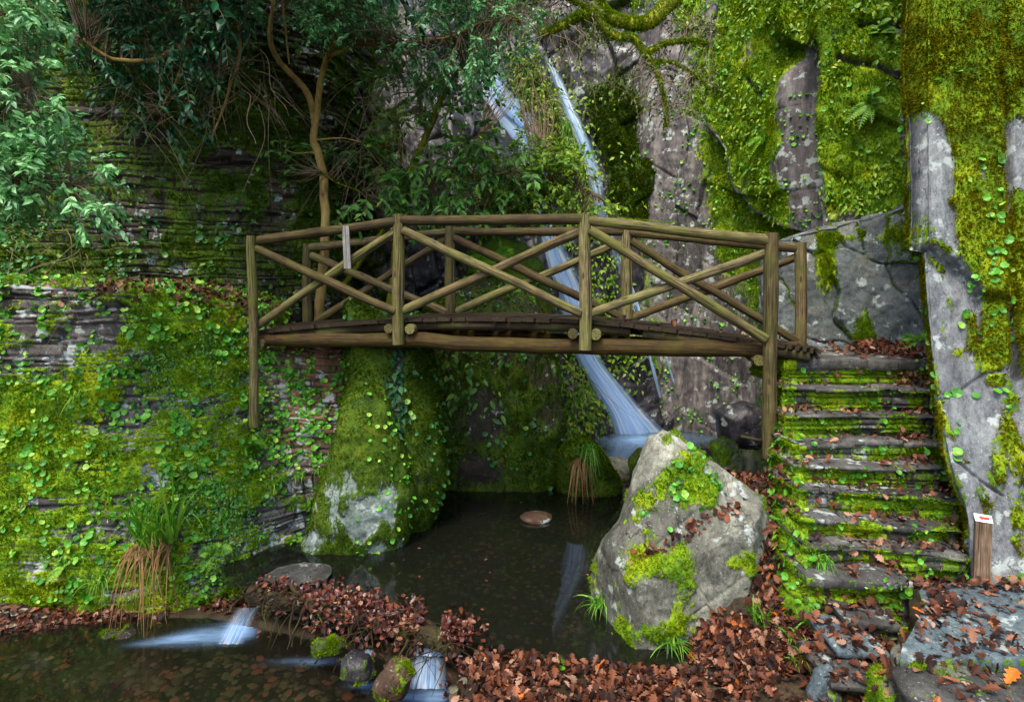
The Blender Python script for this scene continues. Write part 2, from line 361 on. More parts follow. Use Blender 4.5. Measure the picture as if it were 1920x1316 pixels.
def mat_fall(name, col='#b4d8ff', dens=1.0, sx=9., sy=.55):
    m = Mat(name); uv = m.attr('uvw', 'Vector'); sep = m.N('SeparateXYZ', i0=uv); u = sep.outputs[0]
    n1 = m.noise(m.N('Mapping', i0=uv, i3=(sx, sy, 1)).outputs[0], 1.0, 5, .6); n2 = m.noise(m.N('Mapping', i0=uv, i3=(sx * 3.2, sy * 1.2, 1)).outputs[0], 1.0, 3, .6)
    n = m.math('ADD', m.math('MULTIPLY', n1, .65), m.math('MULTIPLY', n2, .35))
    ed = m.math('MULTIPLY', m.math('MULTIPLY', u, m.math('SUBTRACT', 1., u)), 4.0)   # 0 at the edges, 1 in the middle
    a = m.math('MULTIPLY', m.ramp(n, [(.30, .2), (.45, .75), (.6, 1.)]), m.ramp(ed, [(.0, 0), (.45, .35), (1, 1)]))
    a = m.math('MULTIPLY', m.math('MULTIPLY', a, sep.outputs[2]), dens, clamp=True)
    c = m.ramp(n, [(.3, '#6098e6'), (.52, col), (.66, '#ffffff')])  # the blue is cool shade put into the water's colour
    b = m.bsdf(Base_Color=c, Roughness=.5); d = m.N('MixShader', i0=.35, i1=b, i2=m.N('BsdfTranslucent', Color=c))
    return m.fin(m.N('MixShader', i0=a, i1=m.N('BsdfTransparent'), i2=d))

M_wall = mat_rock('slate_wall', ['#3a3634', '#5f5a55', '#83807c'], lich=.45)
M_back = mat_rock('shaded_slate', ['#2b2620', '#4a4034', '#6c5d48'], moss=MOSSDK, lich=.2)  # brown slate, its dark tone includes the shade of the foliage above
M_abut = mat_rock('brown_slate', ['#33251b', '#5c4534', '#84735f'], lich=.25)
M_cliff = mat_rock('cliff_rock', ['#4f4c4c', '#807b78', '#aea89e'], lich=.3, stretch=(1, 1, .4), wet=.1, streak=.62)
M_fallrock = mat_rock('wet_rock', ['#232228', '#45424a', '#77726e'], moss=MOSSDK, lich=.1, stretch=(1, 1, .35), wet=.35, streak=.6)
M_block = mat_rock('block_rock', ['#3f4a52', '#66706f', '#8f8d80'], lich=.25, wet=.1)
M_slab = mat_rock('grey_slab', ['#5c6266', '#8c9395', '#bcc0bd'], lich=.25, sc=1.5, stretch=(1, 1, .45), streak=.5, crack=.35, bump=.7)
M_boul = mat_rock('boulder_rock', ['#56584d', '#898b7b', '#b5b6a5'], lich=.22, sc=1.5, stretch=(1, 1, .6), streak=.4, crack=.8, bump=.7)
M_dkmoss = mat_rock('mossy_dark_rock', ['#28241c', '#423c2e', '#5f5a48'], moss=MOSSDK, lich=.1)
M_lich = mat_rock('pale_boulder', ['#6f7f74', '#92a396', '#b4c0b4'], moss=MOSSDK, lich=.5)
M_step = mat_rock('step_slate', ['#2a2827', '#4d4c49', '#85857f'], lich=.06, stretch=(1, 1, 1.3), crack=.5)
M_pave = mat_rock('paving_slate', ['#414e55', '#607076', '#819090'], lich=.12, sc=1.4, crack=.4)
M_wood = mat_wood('pole_wood', ['#3a341f', '#736947', '#a89e78'], gamt=.65)
M_woodd = mat_wood('rail_wood', ['#382d1c', '#625338', '#8a7a56'], gamt=.35)
M_beam = mat_wood('beam_wood', ['#2f2410', '#56431f', '#7d6634'], green='#66681a', gamt=.4)
M_deck = mat_wood('deck_wood', ['#2c241e', '#473a30', '#5d5044'], gamt=.15)
M_dark = mat_wood('dark_wood', ['#211a12', '#382c1e', '#52432d'], gamt=.3)
M_greyb = mat_wood('grey_board', ['#6c6a66', '#93918c', '#b0aeaa'], gamt=0.)
M_post = mat_wood('post_wood', ['#4a3a2e', '#79634f', '#9c8a76'], gamt=0.)
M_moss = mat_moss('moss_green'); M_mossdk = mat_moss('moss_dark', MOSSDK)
M_bark = mat_plain('bark', [(.3, '#54421f'), (.45, '#8f7440'), (.6, '#ab9050'), (.72, '#8a923c')], 9, stretch=(1, 1, .4))
M_barkm = mat_plain('mossy_bark', [(.3, '#3c3a10'), (.5, '#6f7410'), (.7, '#9a9418')], 9, stretch=(1, 1, .5))
M_twig = mat_plain('twig_bark', [(.3, '#4a3a2a'), (.6, '#7d6c55')], 14)
M_bed = mat_plain('bed_gravel', [(.25, '#1d1a12'), (.45, '#3d3624'), (.6, '#5b5238'), (.75, '#77705a')], 14, det=6)
# ------------------------------------------------------------------ ground: stream bed, banks
DX = np.array([-9, -2.75, -1.95, -1.2, -.45, .58, 1.5, 9]); DY = np.array([6.0, 5.75, 5.5, 5.20, 4.84, 4.58, 4.36, 4.3])
def ground_h(x, y):
    dam = np.interp(x, DX, DY); n = fbm(np.stack([x, y, x * 0], -1), 1.6, 4, 5) - .5; n2 = fbm(np.stack([x, y, x * 0], -1), 9, 3, 6) - .5
    h = np.where(y > dam, -.34 + .07 * n, -.66)
    h = np.where(y <= dam, np.where(x < -.42, -.62 + .08 * n, .10 + .10 * n), h)
    # smooth step between the lower stream and the leaf bank on the right
    s = sst(-.55, -.25, x + .25 * n); front = sst(dam + .02, dam - .16, y)
    low = -.62 + .08 * n; bank = .01 + .08 * n + .14 * sst(4.7, 3.5, y)
    h = (1 - front) * (-.34 + .07 * n) + front * ((1 - s) * low + s * bank)
    # right bank up to the stairs
    b = sst(1.0, 1.8, x + .12 * n + .25 * sst(5.4, 6.2, y))
    h = np.where(b > .001, np.maximum(h, -.75 + .41 * sst(0, .1, b) + b * (.62 + .72 * sst(4.3, 5.6, y) + .1 * n) - 1.3 * sst(5.7, 6.6, y)), h)
    # the bank the viewer stands on
    h = np.maximum(h, -.7 + 1.55 * sst(3.25, 2.0, y))
    # left bank foot
    h = np.maximum(h, -.66 + .22 * sst(-3.9, -5.0, x) + .25 * sst(5.35, 5.75, y) * sst(-2.6, -3.2, x))
    # behind: bed rises under the cliffs
    h = np.where(y > 6.5, np.maximum(h, -.34 + .40 * sst(8.8, 9.3, y) - 0.25 * sst(9.4, 9.9, y) + 3 * sst(12.2, 14, y)), h)
    return h + .035 * n2
gx = np.linspace(-9, 9, 420); gy = np.concatenate([np.linspace(-7, 2.9, 60), np.linspace(3, 10.5, 230), np.linspace(10.6, 15, 40)])
GX, GY = np.meshgrid(gx, gy); gV = np.stack([GX, GY, ground_h(GX, GY)], -1).reshape(-1, 3)
ground = Surf(gV, gridF(len(gy), len(gx)), toward=(0, 0, 50))
# ------------------------------------------------------------------ slate wall on the left bank (front face, corner, abutment, ledge)
cp = np.array([-460, -220, 0, 120, 240, 360, 455, 492, 545, 605, 662, 700])
d0 = np.array([5.5, 5.62, 5.72, 5.76, 5.8, 5.86, 5.95, 6.05, 6.35, 6.75, 7.2, 8.2])
bat = np.array([1, 1, 1, 1, 1, 1.35, 2.05, 2.1, 1.7, .9, .4, .35])
top = np.array([556, 552, 549, 548, 556, 566, 590, 640, 652, 658, 662, 664.])
rows = []
for t, s in zip([0, .12, .25, .4, .55, .7, .85, 1], [0, .04, .1, .2, .3, .4, .5, .58]):
    rows.append(P(cp, 1270 + (top - 1270) * t, d0 + s * bat))
tz = rows[-1].copy()
for dy, dz in ((.12, .03), (.6, .07), (1.5, .1), (3.2, .12)):
    q = tz.copy(); q[:, 1] += dy; q[:, 2] += dz; rows.append(q)
lw = sheet(rows, 460, 470)
def mask_left(px, py, V):
    m = .5 + .62 * (fbm(V * [1, 1, 2.2], 2.6, 5, 21) - .5) * 2 + .265
    m += blobs(px, py, [(140, 615, 130, 60, -.46), (220, 690, 80, 30, -.25), (30, 665, 60, 20, -.3), (230, 780, 70, 35, -.35), (90, 945, 50, 14, -.5), (210, 985, 60, 22, -.4), (240, 990, 40, 20, -.3),
                        (105, 545, 100, 8, -.5), (280, 900, 25, 30, -.35), (560, 740, 90, 170, -.62), (600, 850, 70, 60, -.35), (640, 700, 60, 100, -.5), (530, 970, 60, 45, -.35), (330, 650, 80, 60, .2), (60, 830, 90, 60, .3)])
    return m
st_, gr_, ct_ = slabs(lw.V[:, 0] * 1.0 + lw.V[:, 1] * .8, lw.V[:, 2] + .05 * (fbm(lw.V, 2.2, 3, 4) - .5), (.03, .10), (.15, .7), 3, .07)
mk_ = mask_left(lw.px, lw.py, lw.V); ms = sst(.42, .62, mk_)
ledge = (np.arange(len(lw.V)) // 460 > 470 * 7 / 11 + 3)
sd = (.075 * (st_ - .5) - .05 * gr_) * (1 - .8 * ms) * np.where(ledge, .15, 1) + ms * (.11 * (fbm(lw.V, 4.2, 4, 31) - .45) + .05 * fbm(lw.V, 14, 3, 33) + .02) + .16 * (fbm(lw.V, 1.1, 3, 9) - .5)
lw.disp(sd).renorm(); lw.A['moss'] = np.where(ledge, np.minimum(mk_, .45 + .2 * fbm(lw.V, 3, 3, 8)), mk_ - .25 * gr_); lw.A['tint'] = ct_
lw.A['warm'] = np.clip(blobs(lw.px, lw.py, [(600, 720, 110, 130, 1.1), (560, 820, 70, 60, .5)]), 0, 1)
wall = lw.build('slate_retaining_wall', M_wall, org=(-2.6, 5.9, -.5), label='tall moss covered wall of thin stacked slates left of the stream', cat='stone wall')
# ------------------------------------------------------------------ slate wall behind the ledge, coloured dark for its shade
cb = np.array([-520, -250, 0, 150, 300, 450, 560, 625, 668, 700]); db = np.array([7.4, 7.5, 7.6, 7.65, 7.75, 8.0, 8.5, 9.0, 9.9, 11.2])
rows = [P(cb, y, db + s) for y, s in ((700, 0), (560, .0), (450, .05), (330, .14), (200, .24), (60, .36), (-120, .55), (-420, .9), (-800, 1.5))]
bw = sheet(rows, 380, 520)
bm = .49 + .9 * (fbm(bw.V, 1.7, 4, 41) - .42) + blobs(bw.px, bw.py, [(120, 330, 120, 160, .22), (60, 480, 200, 60, .1), (420, 460, 120, 70, .16), (300, 420, 160, 30, -.25), (160, 210, 60, 15, -.4), (110, 50, 30, 12, -.5), (430, 300, 60, 18, -.4)])
st_, gr_, ct_ = slabs(bw.V[:, 0] + bw.V[:, 1] * .5, bw.V[:, 2], (.03, .12), (.2, .8), 13, .06); ms = sst(.45, .62, bm)
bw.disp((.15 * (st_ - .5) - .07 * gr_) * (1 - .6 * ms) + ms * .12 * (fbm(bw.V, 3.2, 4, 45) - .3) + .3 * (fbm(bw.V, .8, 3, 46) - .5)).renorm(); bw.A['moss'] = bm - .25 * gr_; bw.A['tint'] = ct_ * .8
back = bw.build('slate_rock_wall', M_back, org=(-3, 8, 2.5), label='shaded layered slate wall behind the ledge, under the overhanging shrubs', cat='stone wall')
# ------------------------------------------------------------------ waterfall cliff
cg = np.array([560, 640, 720, 800, 880, 960, 1040, 1120, 1200, 1280, 1360, 1450])
rows = []
for y, dd in ((900, [10.4, 10.3, 10.0, 9.9, 9.9, 10.2, 10.5, 10.9, 11.2, 11.5, 11.5, 11.5]), (820, [10.4, 10.3, 10.0, 9.9, 9.9, 10.2, 10.5, 10.9, 11.2, 11.5, 11.5, 11.5]),
              (700, [10.5, 10.3, 10.0, 9.9, 9.9, 10.2, 10.8, 11.3, 11.5, 11.6, 11.6, 11.6]), (560, [10.6, 10.4, 9.9, 9.7, 9.9, 10.3, 11.1, 11.6, 11.7, 11.8, 11.8, 11.8]),
              (420, [10.8, 10.6, 9.9, 9.7, 10.0, 10.7, 11.5, 11.9, 11.9, 12., 12., 12.]), (250, [11.2, 11.0, 10.2, 10.1, 10.8, 11.8, 12.2, 12.2, 12.1, 12.2, 12.4, 12.4]),
              (100, [11.7, 11.4, 10.9, 10.9, 11.8, 12.6, 12.8, 12.5, 12.3, 12.5, 12.6, 12.6]), (-100, [12.2, 12., 11.8, 12., 12.6, 13.2, 13.2, 12.9, 12.7, 12.8, 12.9, 12.9]), (-500, [13, 13, 13, 13, 13.5, 14, 14, 13.5, 13.4, 13.4, 13.5, 13.5])):
    rows.append(P(cg, y, np.array(dd)))
FALL1 = [(896, 90), (915, 160), (940, 205), (972, 240), (1003, 300), (1016, 370), (1028, 440), (1048, 505), (1072, 560), (1086, 625), (1102, 675), (1135, 725), (1168, 775), (1192, 826)]
FALL2 = [(1012, 85), (1045, 150), (1072, 215), (1097, 275), (1114, 330), (1126, 390), (1144, 450), (1165, 505), (1185, 555), (1200, 610)]
fl = sheet(rows, 330, 420)
ch = np.maximum(np.exp(-(pdist(fl.px, fl.py, FALL1) / 45) ** 2), np.exp(-(pdist(fl.px, fl.py, FALL2) / 30) ** 2))
fm = .40 + .5 * (fbm(fl.V, 1.5, 4, 51) - .5) + blobs(fl.px, fl.py, [(1185, 330, 45, 110, .75), (1140, 240, 35, 70, .35), (1040, 300, 40, 130, .5), (1000, 150, 60, 60, .3), (910, 420, 22, 90, .4), (925, 560, 60, 90, .45), (1130, 600, 40, 60, .35), (1175, 620, 60, 70, .3), (820, 450, 80, 120, -.5), (1300, 700, 130, 140, -.2), (1260, 430, 60, 160, -.35), (1330, 560, 60, 50, .3), (1130, 760, 30, 60, .3),
     (660, 300, 50, 300, .2)]) - .6 * ch
st_, gr_, ct_ = slabs(fl.V[:, 2] * .9 - fl.V[:, 0] * .5, fl.V[:, 0] + .12 * fl.V[:, 2], (.25, .7), (.6, 1.6), 23, .1, 3)
ms = sst(.45, .6, fm)
fl.disp((.28 * (st_ - .5) - .08 * gr_) * (1 - .55 * ch) + .35 * (fbm(fl.V, 1.1, 4, 53) - .5) + .10 * (fbm(fl.V, 5, 4, 54) - .5) * (1 - .5 * ch) + .1 * ms - .22 * ch).renorm(); fl.A['moss'] = fm; fl.A['tint'] = ct_
fall_cliff = fl.build('waterfall_cliff', M_fallrock, org=(.8, 11, 0), kind='structure', label='wet dark cliff that the waterfall slides down', cat='cliff')
# ------------------------------------------------------------------ right cliff
cr_x = np.array([1165, 1215, 1260, 1300, 1345, 1400, 1470, 1512, 1524, 1532, 1600, 1670, 1722, 1742, 1775])
cr_d = np.array([12.4, 11.7, 11.5, 11.3, 11.0, 10.5, 9.6, 8.85, 8.55, 7.95, 7.75, 7.6, 7.5, 7.9, 7.9])
rows = [P(cr_x - np.where(y > 650, 0, 0), y, cr_d + s) for y, s in ((960, 0), (820, .0), (640, .05), (470, .1), (330, .2), (180, .3), (30, .42), (-160, .6), (-500, 1.0), (-900, 1.7))]
rc = sheet(rows, 520, 560)
rm = .60 + .46 * (fbm(rc.V, 2.1, 4, 61) - .5) + blobs(rc.px, rc.py, [(1440, 250, 110, 240, .28), (1620, 230, 90, 190, .30), (1620, 60, 120, 70, .12), (1235, 300, 45, 170, -.4), (1275, 420, 55, 200, -.42), (1330, 600, 70, 150, -.3), (1230, 80, 60, 90, -.3), (1536, 420, 12, 110, -.6), (1528, 150, 14, 60, -.5), (1345, 40, 30, 60, -.25),
    (1600, 420, 60, 30, -.35), (1500, 310, 16, 40, -.5), (1505, 180, 14, 50, -.4), (1400, 470, 60, 60, .1), (1440, 130, 20, 60, -.25), (1700, 250, 14, 90, -.5), (1690, 60, 30, 20, -.35), (1560, 70, 14, 25, -.4), (1440, 345, 20, 40, -.3), (1330, 760, 90, 120, -.3), (1390, 260, 20, 20, -.2)])
st_, gr_, ct_ = slabs(rc.V[:, 2] * 1.0 + rc.V[:, 0] * .7, rc.V[:, 0] * .95 - .1 * rc.V[:, 2], (.35, .9), (1.1, 2.6), 29, .16, 1.6)
ms = sst(.42, .6, rm)
CRK = [[(1340, 245), (1385, 290), (1400, 350), (1440, 400), (1500, 425)], [(1575, 110), (1640, 125), (1700, 155)], [(1435, 155), (1465, 185)], [(1610, 48), (1720, 52)], [(1520, 90), (1522, 440)], [(1730, 100), (1725, 440)]]
ckk = np.array([np.exp(-(pdist(rc.px, rc.py, c) / wd) ** 2) for c, wd in zip(CRK, (7, 7, 4, 5, 9, 10))]); ck = ckk.max(0)
PA = [(1340, -900), (1340, 245), (1385, 290), (1400, 350), (1440, 400), (1500, 425), (1521, 440), (1521, -900)]
rc.disp(.34 * sst(-2, 3, signed(rc.px, rc.py, PA)) + (.15 * (st_ - .5) - .03 * gr_) * (1 - .35 * ms) + .14 * (fbm(rc.V, 1.3, 4, 63) - .5) + ms * (.06 * (fbm(rc.V, 5, 4, 64) - .4) + .02) + .035 * (fbm(rc.V, 9, 3, 65) - .5) - np.array([.0, .2, .12, .2, .22, .25])[np.argmax(ckk, 0)] * ck - .3 * np.exp(-((rc.px - 1505) / 22) ** 2 - ((rc.py - 100) / 28) ** 2)).renorm(); rc.A['moss'] = rm - ck; rc.A['tint'] = ct_
right_cliff = rc.build('right_cliff', M_cliff, org=(4, 8, 1), kind='structure', label='tall mossy cliff with cracks rising behind the right end of the bridge', cat='cliff')
# ------------------------------------------------------------------ grey block wall behind the landing
ck_x = np.array([1425, 1450, 1490, 1560, 1640, 1705, 1742, 1770]); ck_d = np.array([8.4, 7.75, 7.55, 7.4, 7.25, 7.1, 7.0, 7.05])
tp_ = np.array([520, 470, 450, 430, 415, 385, 360, 350])
rows = [P(ck_x, 730 + (tp_ - 730) * t, ck_d + .25 * t) for t in (0, .2, .4, .6, .8, 1)] + [P(ck_x, tp_ - 8, ck_d + .36), P(ck_x, tp_ - 10, ck_d + 1.2)]
kw = sheet(rows, 260, 220)
a_ = kw.V[:, 0] * .97 - kw.V[:, 1] * .2 + .35 * (fbm(kw.V, 1.7, 3, 75) - .5) * 2; st_, gr_, ct_ = slabs(a_ + .25 * kw.V[:, 2], kw.V[:, 2] + .12 * kw.V[:, 0] + .3 * (fbm(kw.V, 1.5, 3, 76) - .5) * 2, (.2, .6), (.25, .8), 37, .12, 1.2)
km = .18 + .45 * (fbm(kw.V, 2.6, 4, 71) - .5) + .3 * gr_ * fbm(kw.V, 2, 3, 72) * 1.6 + blobs(kw.px, kw.py, [(1550, 500, 22, 70, .55), (1590, 445, 70, 14, .4), (1690, 450, 40, 60, .25), (1620, 590, 18, 80, .3), (1660, 640, 90, 20, .2)])
kw.disp(.10 * (st_ - .5) - .05 * gr_ + .10 * (fbm(kw.V, 2, 4, 73) - .5) + .03 * (fbm(kw.V, 9, 4, 74) - .5) + .04 * sst(.45, .6, km)).renorm(); kw.A['moss'] = km; kw.A['tint'] = ct_
block_wall = kw.build('block_rock_face', M_block, org=(4, 7.2, 1.8), label='low grey face of jointed rock blocks behind the stair landing', cat='rock face')
# ------------------------------------------------------------------ the great slab on the right
rows = []
for y, l, dl in ((1130, 1826, 4.5), (1040, 1822, 4.58), (960, 1816, 4.66), (850, 1782, 4.8), (700, 1756, 5.05), (480, 1737, 5.3), (300, 1734, 5.45), (100, 1731, 5.6), (-100, 1730, 5.75), (-500, 1728, 6.1), (-900, 1725, 6.5)):
    s = l - 1734
    cx_ = np.array([l - 6, l - 3, l - .5, l + 3, l + 60, l + 140, 1990 + s * .3, 2120 + s * .3, 2400, 2800]); dd = dl + np.array([1.9, .5, .06, 0, -.05, -.13, -.26, -.42, -.75, -1.1])
    rows.append(P(cx_, y, dd))
rs = sheet(rows, 330, 480)
px, py = rs.px, rs.py
BARE = [[(1728, 215), (1760, 250), (1778, 290), (1782, 350), (1770, 372), (1752, 330), (1748, 372), (1778, 415), (1770, 470), (1728, 490)],
        [(1728, 470), (1800, 520), (1830, 560), (1822, 620), (1800, 660), (1830, 660), (1850, 720), (1880, 690), (1945, 720), (1945, 1080), (1815, 1080), (1805, 960), (1770, 850), (1745, 700)],
        [(1886, 230), (1935, 215), (1935, 350), (1905, 352), (1884, 345)]]
sg = np.max([signed(px, py, b) for b in BARE], axis=0)
drip = (fbm(np.stack([rs.V[:, 0] * 9 + rs.V[:, 1] * 5, rs.V[:, 2] * 1.1, rs.V[:, 0] * 0], -1), 1.2, 4, 81) - .5)
sm_ = .5 - np.clip(sg / 60, -.42, .40) + 1.35 * drip + .45 * (fbm(rs.V, 7, 3, 82) - .5) + blobs(px, py, [(1845, 1000, 30, 60, .22), (1780, 590, 18, 40, .5), (1862, 900, 22, 70, .42), (1895, 800, 16, 70, .4), (1905, 980, 14, 60, .3)])
sm_ = np.where(px > 1940, .62 + .6 * drip, sm_); ms = sst(.45, .6, sm_)
crk = np.array([np.exp(-(pdist(px, py, c) / wd) ** 2) for c, wd in (([(1868, 145), (1882, 215), (1888, 330), (1886, 480), (1900, 560), (1908, 700)], 9), ([(1738, 470), (1790, 505), (1832, 550), (1836, 640)], 5), ([(1760, 745), (1800, 735), (1850, 700), (1900, 690)], 3), ([(1790, 860), (1835, 900), (1880, 930)], 2.5))])
step_ = .10 * sst(-4, 4, signed(px, py, [(1738, 470), (1790, 505), (1832, 550), (1900, 560), (1886, 330), (1868, 140), (1868, -600), (1600, -600), (1600, 470)]))
rs.disp(.05 * (fbm(rs.V, 1.6, 4, 83) - .5) + .014 * (fbm(rs.V, 14, 3, 84) - .5) + ms * (.012 + .05 * (fbm(rs.V, 5, 4, 85) - .4) + .02 * fbm(rs.V, 16, 3, 86)) - .2 * crk[0] - .035 * np.max(crk[1:], axis=0) + step_).renorm()
rs.A['moss'] = sm_ - 1.1 * crk.max(0); rs.A['tint'] = .6 + .6 * (fbm(rs.V, 2, 3, 87) - .5)
slab = rs.build('leaning_rock_slab', M_slab, org=(3.6, 4.6, .7), label='huge pale grey rock slab with hanging brown green moss right of the stairs', cat='rock slab')
# ------------------------------------------------------------------ boulders and rock ribs
def rock(name, outline, Y, tf, tb, mat, mossf, label, amp=.06, cat='boulder', rough=.012, cell=None, seed=1, build=True, **k):
    s = inflate(outline, Y, tf, tb, **k); s.renorm()
    m = mossf(s.px, s.py, s.V); d = amp * 2 * (fbm(s.V, 2.2, 4, seed) - .5) + rough * 2 * (fbm(s.V, 12, 4, seed + 1) - .5)
    t = .5 + .5 * (fbm(s.V, 2, 3, seed + 3) - .5)
    if cell:
        st, gr, t = slabs(s.V[:, 0] * cell[4] + s.V[:, 2] * cell[5], s.V[:, 2] * cell[4] - s.V[:, 0] * cell[5], cell[0:2], cell[2:4], seed + 5, .05, 1.3); d += cell[6] * (st - .5) - cell[6] * .5 * gr
    d += sst(.45, .62, m) * (.02 + .05 * (fbm(s.V, 7, 3, seed + 2) - .4))
    s.disp(d).renorm(); s.A['moss'] = m; s.A['tint'] = t
    if build: s.build(name, mat, label=label, cat=cat)
    return s
def mboul(px, py, V):
    return .31 + 1.25 * (fbm(V, 4.5, 4, 91) - .5) + 1.0 * blobs(px, py, [(1240, 925, 50, 45, .55), (1300, 870, 60, 25, .35), (1250, 825, 25, 14, .45), (1195, 965, 20, 30, .3), (1185, 1075, 45, 40, .5), (1275, 1060, 35, 60, .3), (1310, 1110, 30, 40, .35), (1245, 1190, 60, 30, .5), (1270, 1140, 20, 40, .3), (1340, 920, 40, 30, .3), (1410, 1030, 20, 60, .3), (1355, 1050, 30, 30, .2), (1375, 1000, 50, 60, -.3), (1150, 1000, 35, 60, -.4), (1200, 880, 25, 30, -.3), (1200, 1130, 40, 30, -.3), (1350, 1130, 50, 60, -.25)])
def rel_b(px, py):
    ln = np.interp(px, [1100, 1200, 1385, 1470], [1085, 1035, 945, 905])
    up = -.10 + np.maximum(ln - py, 0) * .0024; lowf = -.34 + .0003 * np.maximum(1200 - py, 0)
    right = -.36 + (px - (1362 - (py - 1000) * .10)) * .0050; left = -.26 + (1172 - (py - 1050) * .05 - px) * .010
    body = np.where(py < ln, up, lowf + .0) * sst(0, 1, np.ones_like(px)); body = up + (lowf - up) * sst(-7, 9, py - ln)
    bulge = .10 * (1 - sst(0, 70, np.abs(px - 1180)) * 1) * 0
    return np.maximum(np.maximum(body, right), left)
def rel_b0(px, py):
    # upper facet lies back; a ledge runs from lower left to upper right, below it the face juts out
    ln = np.interp(px, [1100, 1200, 1385, 1470], [1085, 1035, 945, 905])
    return -.22 * sst(-6, 14, py - ln) + .0012 * (1000 - py) - .05 * sst(10, -8, np.abs(px - 1340 - (py - 1000) * .12)) + .07 * sst(0, 60, px - 1350 - (py - 1000) * .1)
boulder = rock('mossy_boulder', [(1246, 806), (1272, 822), (1325, 862), (1372, 890), (1432, 930), (1446, 965), (1470, 1040), (1478, 1120), (1460, 1190), (1420, 1230), (1330, 1250), (1230, 1250), (1130, 1235), (1122, 1180), (1108, 1120), (1110, 1060), (1128, 1025), (1160, 985), (1180, 935), (1200, 870), (1222, 822)], 5.1, .10, .55, M_boul, mboul,
    'big pyramid shaped grey boulder with moss patches standing at the right edge of the pool', .018, seed=91, rough=.016, cell=(.3, .7, .4, .9, .80, .60, .018), relief=rel_b, nth=260, nf=120, pf=7.0, qf=1.8, center=(1290, 1040), soft=False)
boulder.build_done = True
def mlich(px, py, V):
    return .84 + .95 * (fbm(V, 4.2, 4, 101) - .5) + .66 * blobs(px, py, [(590, 1012, 40, 22, -.75), (625, 960, 22, 45, -.7), (655, 895, 14, 40, -.65), (670, 960, 30, 50, -.55), (690, 975, 45, 40, -.55), (722, 930, 22, 45, -.6), (735, 965, 12, 40, -.4), (748, 1015, 5, 25, -.4), (690, 1030, 40, 20, -.2), (645, 985, 10, 60, .3), (715, 975, 8, 10, .3)])
pale = rock('pale_mossy_boulder', [(652, 752), (690, 728), (724, 760), (750, 830), (766, 890), (772, 940), (766, 1000), (752, 1055), (740, 1085), (690, 1092), (640, 1085), (572, 1060), (566, 1025), (592, 975), (606, 910), (628, 830)], 6.7, .36, .7, M_lich, mlich,
    'tall boulder with chalky pale patches and moss at the left edge of the pool', .05, seed=101, nth=220, nf=100, nb=30, pf=2.6)
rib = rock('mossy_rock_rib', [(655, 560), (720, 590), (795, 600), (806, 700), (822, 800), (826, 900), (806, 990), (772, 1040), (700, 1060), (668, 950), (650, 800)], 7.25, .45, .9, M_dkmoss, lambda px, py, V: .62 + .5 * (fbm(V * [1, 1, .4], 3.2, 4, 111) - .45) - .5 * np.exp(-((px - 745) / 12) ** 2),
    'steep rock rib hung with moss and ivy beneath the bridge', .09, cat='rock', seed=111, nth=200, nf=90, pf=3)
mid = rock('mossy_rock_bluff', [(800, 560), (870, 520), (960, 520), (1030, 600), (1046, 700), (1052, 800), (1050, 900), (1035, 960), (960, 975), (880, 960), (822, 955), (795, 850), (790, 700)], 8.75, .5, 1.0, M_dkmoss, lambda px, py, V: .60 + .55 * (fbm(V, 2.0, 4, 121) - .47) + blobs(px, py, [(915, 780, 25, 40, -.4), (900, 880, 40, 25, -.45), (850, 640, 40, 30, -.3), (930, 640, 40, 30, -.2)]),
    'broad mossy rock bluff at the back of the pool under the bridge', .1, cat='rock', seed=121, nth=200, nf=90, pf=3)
rock('green_rock_hump', [(885, 470), (930, 445), (985, 455), (1020, 500), (1030, 570), (1020, 640), (940, 650), (880, 640), (868, 550)], 9.2, .4, .8, M_dkmoss, lambda px, py, V: .75 + .3 * (fbm(V, 3, 3, 126) - .5), 'bright green mossy rock hump seen through the bridge railing', .08, cat='rock', seed=126)
mound = rock('grassy_mound', [(1050, 850), (1075, 822), (1105, 828), (1135, 858), (1158, 900), (1160, 930), (1110, 945), (1050, 940)], 8.45, .35, .5, M_dkmoss, lambda px, py, V: .7 + .2 * (fbm(V, 4, 3, 131) - .5), 'small rounded moss mound with a grass tuft at the far edge of the pool', .04, cat='rock', seed=131, nth=120, nf=40)
